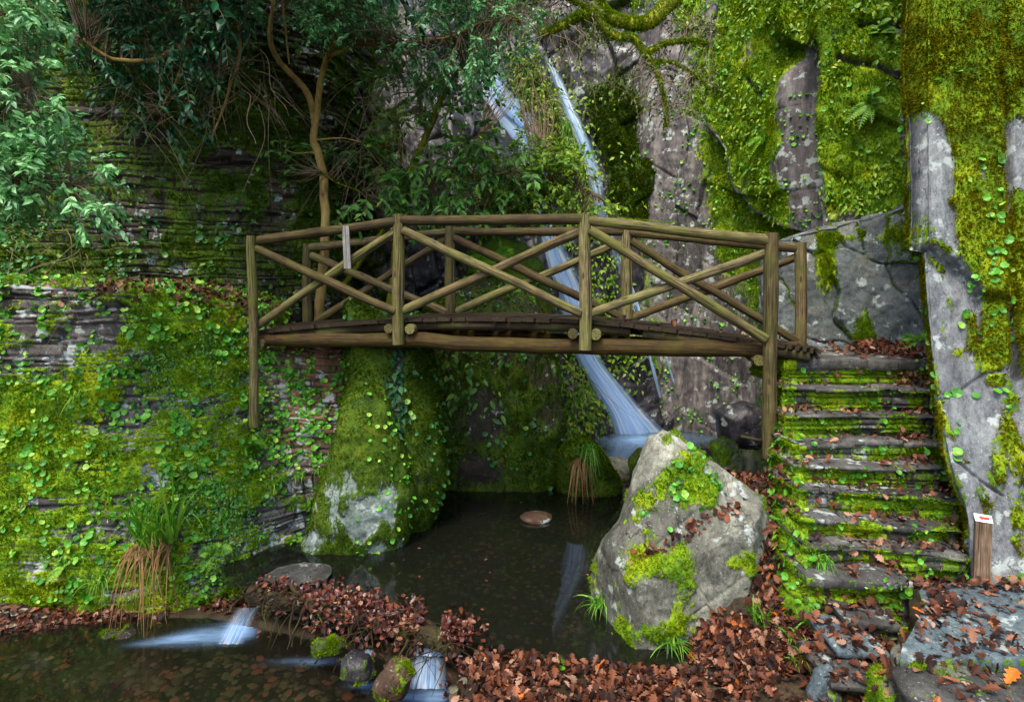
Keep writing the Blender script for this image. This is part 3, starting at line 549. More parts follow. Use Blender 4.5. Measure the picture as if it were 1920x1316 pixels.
PIECES = [  # small stones: name, outline, Y, tf, tb, material, moss base, label
    ('stone', [(1052, 925), (1075, 905), (1110, 908), (1128, 920), (1126, 936), (1060, 938)], 8.3, .12, .2, M_fallrock, .1, 'small dark wet stone below the grass mound at the pool edge'),
    ('flat_stone', [(1112, 862), (1170, 860), (1192, 872), (1180, 900), (1140, 915), (1118, 900)], 9.0, .2, .4, M_boul, .3, 'flat grey stone between the upper pool and the lower pool'),
    ('dark_mossy_stone', [(1182, 862), (1200, 842), (1222, 846), (1232, 880), (1225, 920), (1186, 918)], 8.2, .2, .3, M_dkmoss, .6, 'dark mossy stone half hidden behind the pyramid boulder'),
    ('brown_stone', [(1290, 840), (1325, 838), (1362, 858), (1385, 900), (1340, 915), (1292, 890)], 7.6, .25, .3, M_abut, .3, 'brown flat topped stone behind the pyramid boulder'),
    ('moss_capped_stone', [(1335, 832), (1355, 822), (1380, 832), (1395, 862), (1390, 900), (1345, 895)], 7.2, .2, .3, M_boul, .5, 'small moss capped stone between the pyramid boulder and the bridge post'),
    ('pool_stone', [(976, 968), (996, 962), (1024, 962), (1036, 968), (1028, 978), (990, 979)], 7.35, .16, .2, M_abut, .1, 'flat brown stone lying alone in the still pool'),
    ('stepping_slab', [(498, 1080), (530, 1074), (600, 1070), (624, 1074), (612, 1086), (560, 1096), (506, 1092)], 5.85, .25, .3, M_step, .2, 'flat grey slab at the water edge below the pale boulder'),
    ('upright_slab', [(1512, 1300), (1530, 1252), (1552, 1240), (1566, 1250), (1560, 1285), (1540, 1345), (1510, 1345)], 3.72, .07, .08, M_pave, .1, 'narrow blue grey slab standing on edge in front of the lower steps'),
    ('dark_rock', [(1340, 770), (1390, 752), (1428, 760), (1436, 800), (1420, 842), (1350, 836)], 8.6, .3, .4, M_fallrock, .2, 'black wet rock beside the upper pool behind the bridge post'),
    ('dam_stone', [(580, 1212), (596, 1198), (612, 1200), (628, 1192), (650, 1208), (646, 1224), (612, 1230), (588, 1226)], 4.92, .07, .1, M_dkmoss, .5, 'small bright moss cushion on the stones below the leaf dam'),
    ('dam_stone', [(640, 1236), (655, 1224), (690, 1232), (700, 1262), (670, 1276), (642, 1264)], 4.65, .12, .14, M_fallrock, .45, 'round dark stone under the middle of the leaf dam'),
    ('dam_stone', [(700, 1282), (730, 1240), (765, 1238), (775, 1262), (760, 1300), (720, 1312)], 4.45, .14, .16, M_abut, .4, 'brown leaf stuck stone left of the small cascade'),
    ('bank_stone', [(180, 1200), (196, 1184), (222, 1188), (238, 1172), (256, 1190), (250, 1208), (216, 1212)], 5.5, .10, .12, M_dkmoss, .45, 'small moss lump where the left wall meets the lower stream'),
]
PST = []
for i, (nm, ol, Y, tf, tb, mt, mb, lb) in enumerate(PIECES):
    PST.append(rock(nm, ol, Y, tf, tb, mt, lambda px, py, V: mb + .45 * (fbm(V, 5, 3, 140 + i) - .5), lb, .025, cat='stone', seed=140 + i, nth=90, nf=34, nb=14, pf=3))
# ------------------------------------------------------------------ stone staircase
STEP = [  # left px, y, right px, y, depth
    (1470, 676, 1756, 677, 5.95, .10), (1470, 724, 1756, 729, 5.75, .036), (1474, 776, 1760, 780, 5.55, .032), (1486, 832, 1766, 831, 5.35, .045),
    (1492, 874, 1770, 878, 5.15, .030), (1495, 918, 1803, 940, 4.95, .034), (1498, 971, 1806, 996, 4.75, .034), (1508, 1022, 1815, 1042, 4.55, .030), (1514, 1082, 1712, 1090, 4.36, .07)]
stair = empty('stone_staircase', P(1640, 1100, 4.4), label='steep moss grown stairs of rough slate steps climbing to the bridge', cat='staircase')
STEPS = []
def make_step(name, pl, yl, pr, yr, d, lip, zbot, seed, depth=.42, parent=None, tread=.0, nu=150):
    A, B = P(pl, yl, d), P(pr, yr, d - .0); u = np.linspace(0, 1, nu)
    prof = [(depth, 0), (depth * .5, .0), (.03, 0), (.006, -.004), (0, -.016), (.004, -lip + .008), (.012, -lip), (.05, -lip - .012)]
    k = 26
    base = [A[None] * (1 - u[:, None]) + B[None] * u[:, None]]
    xs = np.concatenate([np.full(16, A[0]), np.linspace(A[0], B[0], nu), np.full(8, B[0])]); zs = np.concatenate([np.full(16, A[2]), np.linspace(A[2], B[2], nu), np.full(8, B[2])])
    yo = np.concatenate([np.linspace(depth, .02, 16), np.zeros(nu), np.linspace(.02, depth, 8)])
    side = np.concatenate([np.full(16, -1.), np.zeros(nu), np.full(8, 1.)])
    V = []
    zz = np.linspace(-lip - .012, zbot - A[2], k)
    P2 = prof + [(.05, z) for z in zz[1:]]
    for py_, pz in P2:
        y = np.maximum(yo, 0) * 1.0; inn = py_
        yy = np.where(side == 0, d + inn, d + np.maximum(y, inn)); xx = xs + np.where(side < 0, np.minimum(inn, .05), np.where(side > 0, -np.minimum(inn, .05), 0))
        V.append(np.stack([xx, yy, zs + pz], -1))
    V = np.array(V); s = Surf(V.reshape(-1, 3), gridF(V.shape[0], V.shape[1]), toward=(2.5, -6, 6))
    return s
for i, (pl, yl, pr, yr, d, lip) in enumerate(STEP):
    nxt = STEP[i + 1] if i < 8 else None
    zb = P(nxt[0], nxt[1], nxt[4])[2] - .06 if nxt else .3
    s = make_step('step', pl, yl, pr, yr, d, lip, zb, 200 + i, depth=.55 if i else .95)
    V = s.V; edge = V[:, 2] > (V[:, 2].max() - .02)
    st_, gr_, ct_ = slabs(V[:, 0] * .9 + V[:, 1] * .6, V[:, 2], (.03, .075), (.25, .8), 200 + i, .012)
    front = (s.N[:, 1] < -.3) | (s.N[:, 0] < -.4)
    wob = .05 * (fbm(np.stack([V[:, 0], V[:, 0] * 0 + i, V[:, 0] * 0], -1), 2.2, 3, 210) - .5) * 2
    m = .34 + .8 * (fbm(V, 3.6, 4, 220 + i) - .5) + .24 * front + .3 * (V[:, 0] < P(pl, yl, d)[0] + .12)
    below = V[:, 2] < V[:, 2].max() - lip - .01
    s.disp((.05 * (st_ - .5) - .03 * gr_) * (front & below) + (.03 * (fbm(V, 5, 4, 230 + i) - .5) + .02 * (fbm(V, 16, 3, 240) - .5)) * np.where(below, 1, .35)); s.V[:, 1] += wob; s.V[:, 2] += .010 * (fbm(np.stack([V[:, 0] * 1.6, V[:, 1] * 1.2, V[:, 0] * 0 + i], -1), 1.5, 3, 250) - .5) * 2
    ed_ = np.cumsum(np.random.default_rng(900 + i).uniform(.22, .62, 9)) + V[:, 0].min() - .2; pc = np.searchsorted(ed_, V[:, 0] + .03 * (fbm(V, 7, 2, 903) - .5)); of = np.random.default_rng(920 + i).uniform(-1, 1, (12, 2))[pc]
    jd = np.min(np.abs(V[:, :1] - ed_[None]), 1); top_ = ~below; s.V[:, 1] += top_ * front * (.030 * of[:, 0]); s.V[:, 2] += top_ * (.012 * of[:, 1] - .016 * np.exp(-(jd / .012) ** 2)); s.V[:, 1] += top_ * front * .02 * np.exp(-(jd / .012) ** 2)
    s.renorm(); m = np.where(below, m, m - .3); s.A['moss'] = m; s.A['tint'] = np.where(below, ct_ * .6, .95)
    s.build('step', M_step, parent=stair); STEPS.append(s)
# mossy flank of the stairs, towards the boulder
fk = np.array([1452, 1456, 1462, 1474])
rows = [P(np.array([1440, 1455, 1470 + q, 1490 + q]), y, np.array([dd + 1.0, dd + .4, dd + .08, dd + .05])) for y, dd, q in ((690, 5.98, 5), (760, 5.75, 5), (850, 5.35, 14), (930, 5.0, 20), (1010, 4.65, 26), (1090, 4.42, 36), (1170, 4.3, 38), (1270, 4.2, 40))]
flk = sheet(rows, 60, 180)
st_, gr_, ct_ = slabs(flk.V[:, 1] + flk.V[:, 0], flk.V[:, 2], (.04, .09), (.2, .6), 260)
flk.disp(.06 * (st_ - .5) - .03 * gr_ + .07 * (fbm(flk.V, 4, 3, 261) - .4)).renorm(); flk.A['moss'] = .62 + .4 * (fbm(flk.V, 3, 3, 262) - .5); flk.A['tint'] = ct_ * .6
flk.build('side_wall', M_step, parent=stair)
# lower steps down to the stream
LOW = [(1520, 1090, 1706, 1094, 4.34, .05, .55, 'thick mossy block of stacked slates at the foot of the stairs'), (1588, 1165, 1690, 1172, 4.1, .05, .4, 'short slate step half buried in leaves below the stair foot'), (1572, 1218, 1672, 1228, 3.85, .05, .4, 'grey slate step between the paving edge and the upright slab'), (1560, 1282, 1665, 1290, 3.6, .05, .5, 'lowest slate step covered with orange leaves by the upright slab')]
LSTEPS = []
for i, (pl, yl, pr, yr, d, lip, hh, lb) in enumerate(LOW):
    if i == 0: continue
    s = make_step('slate_step', pl, yl, pr, yr, d, lip, P(pl, yl, d)[2] - hh, 270 + i, depth=.45, nu=70); V = s.V
    st_, gr_, ct_ = slabs(V[:, 0] * .9 + V[:, 1] * .6, V[:, 2], (.04, .08), (.2, .5), 270 + i, .012); below = V[:, 2] < V[:, 2].max() - lip - .01
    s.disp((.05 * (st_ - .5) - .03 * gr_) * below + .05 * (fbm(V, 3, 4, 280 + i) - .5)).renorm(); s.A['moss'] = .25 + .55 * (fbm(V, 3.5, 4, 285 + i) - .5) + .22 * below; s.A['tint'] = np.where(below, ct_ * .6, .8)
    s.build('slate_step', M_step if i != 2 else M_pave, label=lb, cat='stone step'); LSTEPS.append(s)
# paved terrace at lower right
pv_rows = []
z0 = .72
edge_l = [(1716, 1092), (1735, 1130), (1712, 1180), (1690, 1215), (1688, 1235)]
L = [PZ(px_, py_, z0) for px_, py_ in edge_l]
yA, yB = L[0][1], L[-1][1]
nu, nv = 150, 150
vv = np.linspace(0, 1, nv); lx = np.interp(vv, np.linspace(0, 1, 5), [l[0] for l in L]); ly = np.interp(vv, np.linspace(0, 1, 5), [l[1] for l in L])
X = lx[:, None] + (5.5 - lx[:, None]) * np.linspace(0, 1, nu)[None] ** 1.3; Yg = np.repeat(ly[:, None], nu, 1); Zg = np.full_like(X, z0)
lipv = [(0, -.03), (0, -.07), (.03, -.12), (.05, -.2), (.05, -.35), (.05, -.6)]
Vp = np.stack([X, Yg, Zg], -1)
left = np.stack([np.stack([lx + a, ly, np.full(nv, z0 + b)], -1) for a, b in lipv[::-1]], 1)
Vp = np.concatenate([left, Vp], 1)
front = np.stack([np.stack([Vp[-1, :, 0], Vp[-1, :, 1] + a, np.minimum(Vp[-1, :, 2], z0 + b)], -1) for a, b in lipv], 0)
Vp = np.concatenate([Vp, front], 0)
pv = Surf(Vp.reshape(-1, 3), gridF(Vp.shape[0], Vp.shape[1]), toward=(3, 3.5, 20))
a_ = pv.V[:, 0] * .8 + pv.V[:, 1] * .6; b_ = pv.V[:, 1] * .8 - pv.V[:, 0] * .6
st_, gr_, ct_ = slabs(a_, b_, (.22, .42), (.35, .75), 301, .05, 1.2); up = pv.N[:, 2] > .5
pv.disp(np.where(up, .018 * (st_ - .5) - .022 * gr_, 0) + .012 * (fbm(pv.V, 6, 4, 302) - .5)).renorm(); pv.A['moss'] = .12 + .35 * (fbm(pv.V, 3, 4, 303) - .5) + .25 * gr_ + .35 * (~up); pv.A['tint'] = ct_ * .5 + .4
pv.build('paved_path', M_pave, org=(2.7, 3.9, .72), kind='structure', label='blue grey slate paving strewn with leaves at lower right', cat='path')
EDGE = [('edge_stone', [(1680, 1232), (1720, 1222), (1790, 1226), (1850, 1250), (1882, 1276), (1870, 1300), (1780, 1290), (1700, 1275), (1676, 1256)], 3.5, .22, .25, M_boul, .25, 'long weathered grey edging stone at the front of the paving'),
        ('edge_stone', [(1690, 1296), (1720, 1284), (1820, 1290), (1960, 1305), (2050, 1330), (2040, 1390), (1700, 1390)], 3.2, .15, .4, M_step, .25, 'low earthy front stone below the weathered edging stone'),
        ('edge_stone', [(1662, 1290), (1690, 1272), (1712, 1290), (1715, 1330), (1690, 1370), (1655, 1350)], 3.45, .12, .2, M_boul, .5, 'rounded mossy stone at the left corner of the paving edge')]
for i, (nm, ol, Y, tf, tb, mt, mb, lb) in enumerate(EDGE):
    PST.append(rock(nm, ol, Y, tf, tb, mt, lambda px, py, V: mb + .12 + .9 * (fbm(V, 5, 3, 310 + i) - .5), lb, .035, cat='stone', seed=310 + i, nth=120, nf=40, nb=16, pf=3))
lw.A['warm'] = lw.A['warm']
ground.A['moss'] = .15 + .3 * (fbm(ground.V, 2, 3, 320) - .5)
M_ground = mat_rock('stream_bed', ['#241c12', '#40341f', '#5d5138'], lich=.0, sc=4)
ground.build('ground', M_ground, org=(0, 0, 0), kind='structure', label='gravel stream bed and earth banks of the gorge', cat='ground')
# ------------------------------------------------------------------ water
def water_sheet(name, poly, z, mat, n=90, foam=None, **k):
    """flat water: a fine grid clipped to an outline that the banks overlap"""
    p = np.array(poly); x0, y0 = p.min(0); x1, y1 = p.max(0); gx_, gy_ = np.meshgrid(np.linspace(x0, x1, n), np.linspace(y0, y1, n)); Fq = gridF(n, n)
    V = np.stack([gx_, gy_, np.full_like(gx_, z)], -1).reshape(-1, 3); c = V[Fq].mean(1); keep = inpoly(c[:, 0], c[:, 1], poly); Fq = Fq[keep]
    u, inv = np.unique(Fq, return_inverse=True); V = V[u]; Fq = inv.reshape(Fq.shape)
    if vnorm(V, Fq)[:, 2].mean() < 0: Fq = Fq[:, ::-1]
    return mk(name, V, [Fq], mat, org=(V[:, 0].mean(), V[:, 1].mean(), z), attrs={'foam': foam(*proj(V)) if foam else np.zeros(len(V))}, kind='structure', **k)
M_pond = mat_water('pond_water_surface', (.40, .41, .32), .045, .55, .07, 4, (1, .35, 1), foam=(1, 1, 1))
M_stream = mat_water('stream_water_surface', (.55, .52, .42), .10, .42, .2, 7, (.5, 1.6, 1), foam=(3, 14, 1))
dline = [(x, float(np.interp(x, DX, DY))) for x in (-2.7, -1.95, -1.2, -.45, .58, 1.5)]
water_sheet('pond_water', [(x, y - .05) for x, y in dline] + [(2.0, 5.4), (2.2, 8.9), (-2.2, 9.2), (-3.2, 6.5)], 0., M_pond, 120, label='still dark pool under the bridge', cat='pool')
water_sheet('stream_water', [(x, y - .04) for x, y in dline[:4]] + [(-.2, 4.5), (-.2, 3.0), (-5.5, 3.0), (-6, 6.2), (-2.7, 6.2)], -.36, M_stream, 150,
    foam=lambda px, py: np.clip(.62 * np.exp(-(((py - 1190) + (px - 400) * .12) / (5 + 8 * sst(220, 430, px))) ** 2) * sst(205, 380, px) * sst(490, 455, px) + blobs(px, py, [(452, 1172, 22, 10, .6), (800, 1306, 50, 10, .8), (590, 1240, 60, 6, .2), (690, 1285, 24, 7, .4), (960, 1316, 25, 20, .6)]), 0, .95), label='lower stream running over pebbles', cat='stream')
water_sheet('upper_pool_water', [(.9, 9.2), (2.2, 8.6), (4.2, 8.4), (4.6, 12.6), (.8, 12.4)], .12, mat_water('upper_water', (.5, .55, .5), .12, .4, .08, 5, foam=(2, 2, 1)), 80, foam=lambda px, py: np.clip(.9 * np.exp(-((px - 1195) / 48) ** 2 - ((py - 826) / 9) ** 2) + .22 * np.exp(-((px - 1270) / 80) ** 2 - ((py - 822) / 10) ** 2) + .06 * np.exp(-((px - 1150) / 60) ** 2 - ((py - 845) / 14) ** 2), 0, .95), label='upper pool where the waterfall lands', cat='pool')
# ------------------------------------------------------------------ footbridge
bridge = empty('footbridge', P(960, 640, 6.4) * [1, 1, 0] + [0, 0, 2.3], label='arched rustic wooden footbridge with crossed log railings over the pool', cat='bridge')
NPX = [473, 747, 1097, 1447]; NPD = [6.80, 6.50, 6.15, 5.84]; FPX = [577, 845, 1175, 1501]; FPD = [8.0, 7.55, 7.15, 6.75]
dn = lambda px: np.interp(px, NPX, NPD) + (px < 473) * .0; df = lambda px: np.interp(px, FPX, FPD)
def log(a, b, r, r2=None, bend=.009, n=14, k=18):
    a, b = np.array(a), np.array(b); t = np.linspace(0, 1, k)[:, None]; q = a + (b - a) * t; L = np.linalg.norm(b - a)
    o = random.random() * 50; wob = np.stack([fbm(np.stack([t[:, 0] * L * 1.3 + o, t[:, 0] * 0 + j * 9, t[:, 0] * 0], -1), 1, 2, 5) - .5 for j in range(3)], -1)
    rr = np.linspace(r, r2 or r * .93, k) * (1 + .12 * (fbm(np.stack([t[:, 0] * L * 4 + o, t[:, 0] * 0, t[:, 0] * 0], -1), 1, 2, 6) - .5) * 2)
    return q + wob * bend * L * np.sin(t * math.pi) ** .5 * 2, rr
def addlog(name, a, b, r, mat, r2=None, **k): q, rr = log(a, b, r, r2); return MB().tube(q, rr, 14).build(name, mat, bridge, **k)
for (px_, yt, yb, D, r) in ((473, 442, 800, 6.74, .052), (747, 402, 646, 6.50, .064), (1097, 401, 656, 6.15, .062), (1447, 437, 858, 5.84, .070)):
    addlog('post', P(px_ + (4 if px_ == 473 else -4 if px_ == 1447 else 0), yb, D), P(px_ - (2 if px_ == 473 else 0), yt, D), r, M_wood, r * .97)
for (px_, yt, yb, D, r) in ((577, 457, 610, 8.0, .062), (845, 425, 592, 7.55, .070), (1175, 430, 602, 7.15, .066), (1501, 455, 650, 6.75, .062)):
    addlog('post', P(px_, yb, D), P(px_, yt, D), r, M_wood if px_ != 1501 else M_woodd, r * .97)
for (x1, y1, x2, y2) in ((478, 453, 745, 416), (752, 413, 1093, 411), (1103, 414, 1447, 451)): addlog('handrail', P(x1, y1, dn(x1)), P(x2, y2, dn(x2)), .050, M_woodd if x1 < 1100 else M_wood, .053)
for (x1, y1, x2, y2) in ((582, 464, 843, 435), (850, 434, 1172, 434), (1180, 436, 1499, 466)): addlog('handrail', P(x1, y1, df(x1)), P(x2, y2, df(x2)), .052, M_woodd, .05)
for k, (x1, y1, x2, y2) in enumerate(((480, 466, 742, 584), (481, 612, 742, 434), (756, 432, 1090, 588), (757, 582, 1088, 434), (1106, 432, 1436, 636), (1108, 588, 1442, 472))):
    o = (-.03, .03)[k % 2]; addlog('brace', P(x1, y1, dn(x1) + o), P(x2, y2, dn(x2) + o), .046, M_woodd if k in (0, 3) else M_wood, .048)
for k, (x1, y1, x2, y2) in enumerate(((584, 479, 838, 586), (596, 602, 840, 446), (852, 446, 1168, 596), (856, 584, 1168, 452), (1184, 452, 1494, 640), (1186, 596, 1498, 480))):
    o = (-.03, .03)[k % 2]; addlog('brace', P(x1, y1, df(x1) + o), P(x2, y2, df(x2) + o), .05, M_woodd if k != 3 else M_wood, .047)
# grey board nailed upright to the left bay
a, b = P(648, 424, dn(648) - .075), P(652, 504, dn(652) - .075); ax_ = (b - a) / 2
MB().box((a + b) / 2, ax_, np.array([.036, 0, 0]), np.array([0, .012, 0])).build('nailed_board', M_greyb, bridge, smooth=False, label='weathered grey board nailed upright on the left railing')
# deck of planks: near edge line and far edge line follow the arch
nx = np.array([468, 560, 747, 920, 1097, 1270, 1447, 1545]); ny = np.array([622, 611, 597, 595, 599, 617, 641, 657]); nd = dn(nx) + .09; nd[-1] = 5.80
fx = np.array([560, 640, 845, 1010, 1175, 1340, 1501, 1530]); fy = np.array([604, 597, 586, 587, 597, 618, 645, 650]); fd = df(fx) - .02; fd[0] = 8.05; fd[-1] = 6.62
NE = cr(P(nx, ny, nd), 400); FE = cr(P(fx, fy, fd), 400)
mb = MB(); npl = 46
for k in range(npl):
    i0 = int(k * 399 / npl); i1 = int((k + .93) * 399 / npl); ov = random.uniform(.0, .05)
    n_, f_ = (NE[i0] + NE[i1]) / 2, (FE[i0] + FE[i1]) / 2; ax = (f_ - n_); l = unit(ax); n_ = n_ - l * ov; ax = (f_ - n_)
    wd = ((NE[i1] - NE[i0]) + (FE[i1] - FE[i0])) / 4; up = unit(np.cross(wd, ax)); up = up if up[2] > 0 else -up
    mb.box((n_ + f_) / 2 - up * (.02 + random.uniform(0, .006)), ax / 2, wd, up * .02)
deck = mb.build('deck', M_deck, bridge, smooth=False)
for t_ in (.06, .5, .94):
    C_ = NE * (1 - t_) + FE * t_
    for i0, i1 in ((4, 118), (122, 258), (262, 385)):
        q = C_[i0:i1:12] - [0, 0, .092]; MB().tube(q, .05, 12).build('bearer', M_dark, bridge)
for Dd, x1, y1, x2, y2, off in ((dn, 478, 637, 1452, 656, .12), (df, 585, 618, 1500, 655, -.1)):
    addlog('beam', P(x1, y1, float(Dd(x1)) + off), P(x2, y2, float(Dd(x2)) + off), .074, M_beam, .084)
XL = [(728, 616), (768, 617), (1074, 626), (1117, 628), (486, 645), (1424, 676)]
for px_, py_ in XL:
    a = P(px_, py_, float(dn(px_)) + .0); b = a + [.22, 1.45 if px_ != 486 else 1.9, .05]
    addlog('cross_log', a, b, .052, M_wood)
# ------------------------------------------------------------------ marker post with an arrow plate
mo = empty('marker_post', P(1840, 1062, 4.42), label='short square wooden waymark post with a red arrow plate against the grey slab', cat='waymark')
c0, c1 = P(1840, 1075, 4.42), P(1840, 976, 4.42); hx, hy = .050, .026; tz0 = c1[2]; tz1 = tz0 + .030; z_ = c0[2] - .1
ta = R(-24); ux = np.array([math.cos(ta), math.sin(ta), 0]); uy = np.array([-math.sin(ta), math.cos(ta), 0]); cb_ = np.array([c0[0], 4.42, 0])
cn = lambda i, j, z: cb_ + ux * hx * i + uy * hy * j + np.array([0, 0, z])
Vb = np.array([cn(-1, -1, z_), cn(1, -1, z_), cn(1, 1, z_), cn(-1, 1, z_), cn(-1, -1, tz0), cn(1, -1, tz0 - .004), cn(1, 1, tz1), cn(-1, 1, tz1 + .004)])
Qb = np.array([[0, 1, 5, 4], [1, 2, 6, 5], [2, 3, 7, 6], [3, 0, 4, 7], [4, 5, 6, 7], [3, 2, 1, 0]])
VV = Vb[Qb].reshape(-1, 3); mk('shaft', VV, [np.arange(24).reshape(6, 4)], M_post, mo, attrs={'tp': np.stack([VV[:, 0], VV[:, 1], VV[:, 2]], -1)}, smooth=False)
A_, B_, C_, D_ = Vb[4], Vb[5], Vb[6], Vb[7]; nn = unit(np.cross(B_ - A_, D_ - A_)); M_white = mat_plain('white_plate', [(.3, '#b9c2c6'), (.6, '#eef2f2')], 20, .5, bump=.0); M_red = mat_plain('red_paint', [(.3, '#c8230c'), (.7, '#e8401c')], 20, .5, bump=0)
q = lambda u, v, h: A_ * (1 - u) * (1 - v) + B_ * u * (1 - v) + C_ * u * v + D_ * (1 - u) * v + nn * h
pl = np.array([q(u, v, h) for h in (.001, .006) for u, v in ((-.03, -.05), (1.03, -.05), (1.03, 1.05), (-.03, 1.05))])
plate = mk('plate', pl, [[[4, 5, 6, 7], [0, 1, 5, 4], [1, 2, 6, 5], [2, 3, 7, 6], [3, 0, 4, 7], [3, 2, 1, 0]]], M_white, mo, smooth=False)
ar = [(.20, .5), (.42, .12), (.42, .32), (.86, .32), (.86, .68), (.42, .68), (.42, .88)]
mk('arrow', np.array([q(u, v, .0085) for u, v in ar]), [np.array([[0, 1, 2], [0, 2, 5], [0, 5, 6]]), np.array([[2, 3, 4, 5]])], M_red, plate, smooth=False)
# ------------------------------------------------------------------ falling water
def ribbon(name, path, hw, mat, off=.07, nu=14, step=9, org=None, z_end=None, fade=(.06, .0), bulge=.05, dens=None, parent=None, **k):
    p = np.array(path, float); seg = np.hypot(*np.diff(p, axis=0).T); t = np.concatenate([[0], np.cumsum(seg)]); n = int(t[-1] / step) + 2
    q = cr(p, n); hwv = np.interp(np.linspace(0, 1, n), np.linspace(0, 1, len(hw)), hw)
    d = np.array([(hit(x, y, [fall_cliff_T]) or (np.array([0, 11., 0]),))[0][1] for x, y in q])
    for _ in range(3): d = np.convolve(np.concatenate([[d[0]] * 3, d, [d[-1]] * 3]), np.ones(7) / 7, 'valid')
    tg = np.gradient(q, axis=0); nr = np.stack([-tg[:, 1], tg[:, 0]], 1); nr /= np.linalg.norm(nr, axis=1, keepdims=True) + 1e-9; nr[:, 0] = np.where(nr[:, 0] < 0, -nr[:, 0], nr[:, 0]); 
    V = []; A = []; C = P(q[:, 0], q[:, 1], d); L = np.concatenate([[0], np.cumsum(np.linalg.norm(np.diff(C, axis=0), axis=1))])
    sy = np.linspace(0, 1, n); fd = sst(0, fade[0] or 1e-6, sy) * (sst(1, 1 - fade[1], sy) if fade[1] else 1) * (np.interp(sy, np.linspace(0, 1, len(dens)), dens) if dens else 1)
    for i in range(n):
        u = np.linspace(0, 1, nu); x = q[i, 0] + (u * 2 - 1) * hwv[i]; y = q[i, 1] - (u * 2 - 1) * hwv[i] * .25
        V.append(P(x, y, d[i] - off - bulge * (1 - (u * 2 - 1) ** 2))); A.append(np.stack([u, u * 0 + L[i], u * 0 + fd[i]], -1))
    return mk(name, np.concatenate(V), [gridF(n, nu)], mat, parent, attrs={'uvw': np.concatenate(A)}, **k)
fall_cliff_T = fl.T
M_fall = mat_fall('waterfall_water', dens=1.7); M_fall2 = mat_fall('thin_fall_water', dens=.8, sx=5); M_trick = mat_fall('trickle_water', dens=.95, sx=3)
ribbon('waterfall', FALL1, [26, 36, 44, 36, 24, 16, 20, 30, 30, 22, 24, 28, 36, 60], M_fall, off=.12, kind='structure', label='main blue white waterfall sliding to the upper pool', cat='waterfall', dens=[.8, .9, 1, .9, .5, .5, .7, .9, .9, .8, 1, 1.1, 1.2, 1.3])
ribbon('waterfall_core', [(x - 4, y) for x, y in FALL1[6:]], [8, 14, 14, 12, 15, 17, 20, 34], M_fall, off=.24, nu=8, kind='structure', label='bright white core of the main waterfall below the shrub', cat='waterfall', dens=[.5, .9, .8, 1, 1.1, 1.2, 1.2, 1])
ribbon('waterfall_core', [(x + 8, y - 3) for x, y in FALL1[:4]], [8, 12, 15, 10], M_fall, off=.22, nu=8, kind='structure', label='bright white core of the main waterfall at the top', cat='waterfall', dens=[.5, .9, 1, .6])
ribbon('waterfall', FALL2, [7, 9, 12, 13, 13, 13, 11, 9, 8, 6], M_fall2, off=.14, kind='structure', label='thin upper strand of waterfall to the right of the main fall', cat='waterfall', dens=[.3, 1.1, 1.2, 1.1, .7, .35, .3, .35, .3])
for pth, hw in (([(1160, 480), (1178, 530), (1200, 585), (1212, 640)], [3, 3, 3, 3]), ([(1172, 505), (1192, 560), (1206, 620), (1224, 690), (1238, 745)], [2.5, 3, 3, 4, 3]), ([(1246, 655), (1258, 700), (1276, 750), (1296, 785), (1318, 800)], [3, 3, 3, 3.5, 5])):
    ribbon('trickle', pth, hw, M_trick, off=.12, nu=5, kind='structure', label='narrow white trickle on the dark rock right of the main fall', cat='waterfall', group='trickles on the wet rock')
def cascade(px0, px1, d, ztop, zbot, label, lean=.12, n=24, dens=.95):
    a, b = P(px0, 1200, d)[0], P(px1, 1200, d)[0]; m = 16; V = []; A = []
    for i, t in enumerate(np.linspace(0, 1, m)):
        u = np.linspace(0, 1, n); V.append(np.stack([a + (b - a) * (u + .12 * (u - .5) * t), d + .10 - .1 * sst(0, .3, t) - lean * t ** 1.5 + .004 * np.sin(u * 23), u * 0 + ztop + (zbot - ztop) * t ** 1.6], -1)); A.append(np.stack([u, u * 0 + t * .5, u * 0 + .5 + .7 * t], -1))
    mk('cascade', np.concatenate(V), [gridF(m, n)], mat_fall('cascade_water', sx=11, sy=1.0, dens=dens), attrs={'uvw': np.concatenate(A)}, kind='structure', label=label, cat='cascade')
cascade(770, 836, 4.86, -.19, -.36, 'small white cascade spilling through the leaf dam'); cascade(782, 838, 5.0, -.06, -.18, 'short upper lip of water above the small cascade', .12)
cascade(436, 482, 5.66, -.25, -.37, 'smooth spill of water over the left end of the leaf dam', .34, dens=.55); cascade(678, 696, 4.9, -.2, -.36, 'thin spill of water left of the small cascade'); cascade(955, 972, 4.55, -.14, -.36, 'thin spill of water below the leaf bank')

# ------------------------------------------------------------------ leaf shapes
LEAF = ([(0, 0, 0), (-.26, .4, .05), (0, .45, -.02), (.26, .4, .05), (0, 1, -.10)], [[0, 2, 4, 1], [0, 3, 4, 2]])
LEAF6 = ([(0, 0, 0), (-.17, .22, .05), (-.21, .55, .04), (0, 1, -.16), (.21, .55, .04), (.17, .22, .05), (0, .3, 0), (0, .62, -.03)], [[0, 6, 2, 1], [6, 7, 3, 2], [0, 5, 4, 6], [6, 4, 3, 7]])
_t = [0, .14, .26, .36, .5, .6, .74, .84, .93, 1.0]; _w = [.02, .20, .12, .33, .20, .42, .24, .32, .14, .02]
OAK = ([(-w_, t, .35 * w_) for t, w_ in zip(_t, _w)] + [(0, t * .98, 0) for t in _t] + [(w_, t, .35 * w_) for t, w_ in zip(_t, _w)], [[i, i + 10, i + 11, i + 1] for i in range(9)] + [[i + 10, i + 20, i + 21, i + 11] for i in range(9)])
_a = np.linspace(0, 2 * math.pi, 11)[:-1]
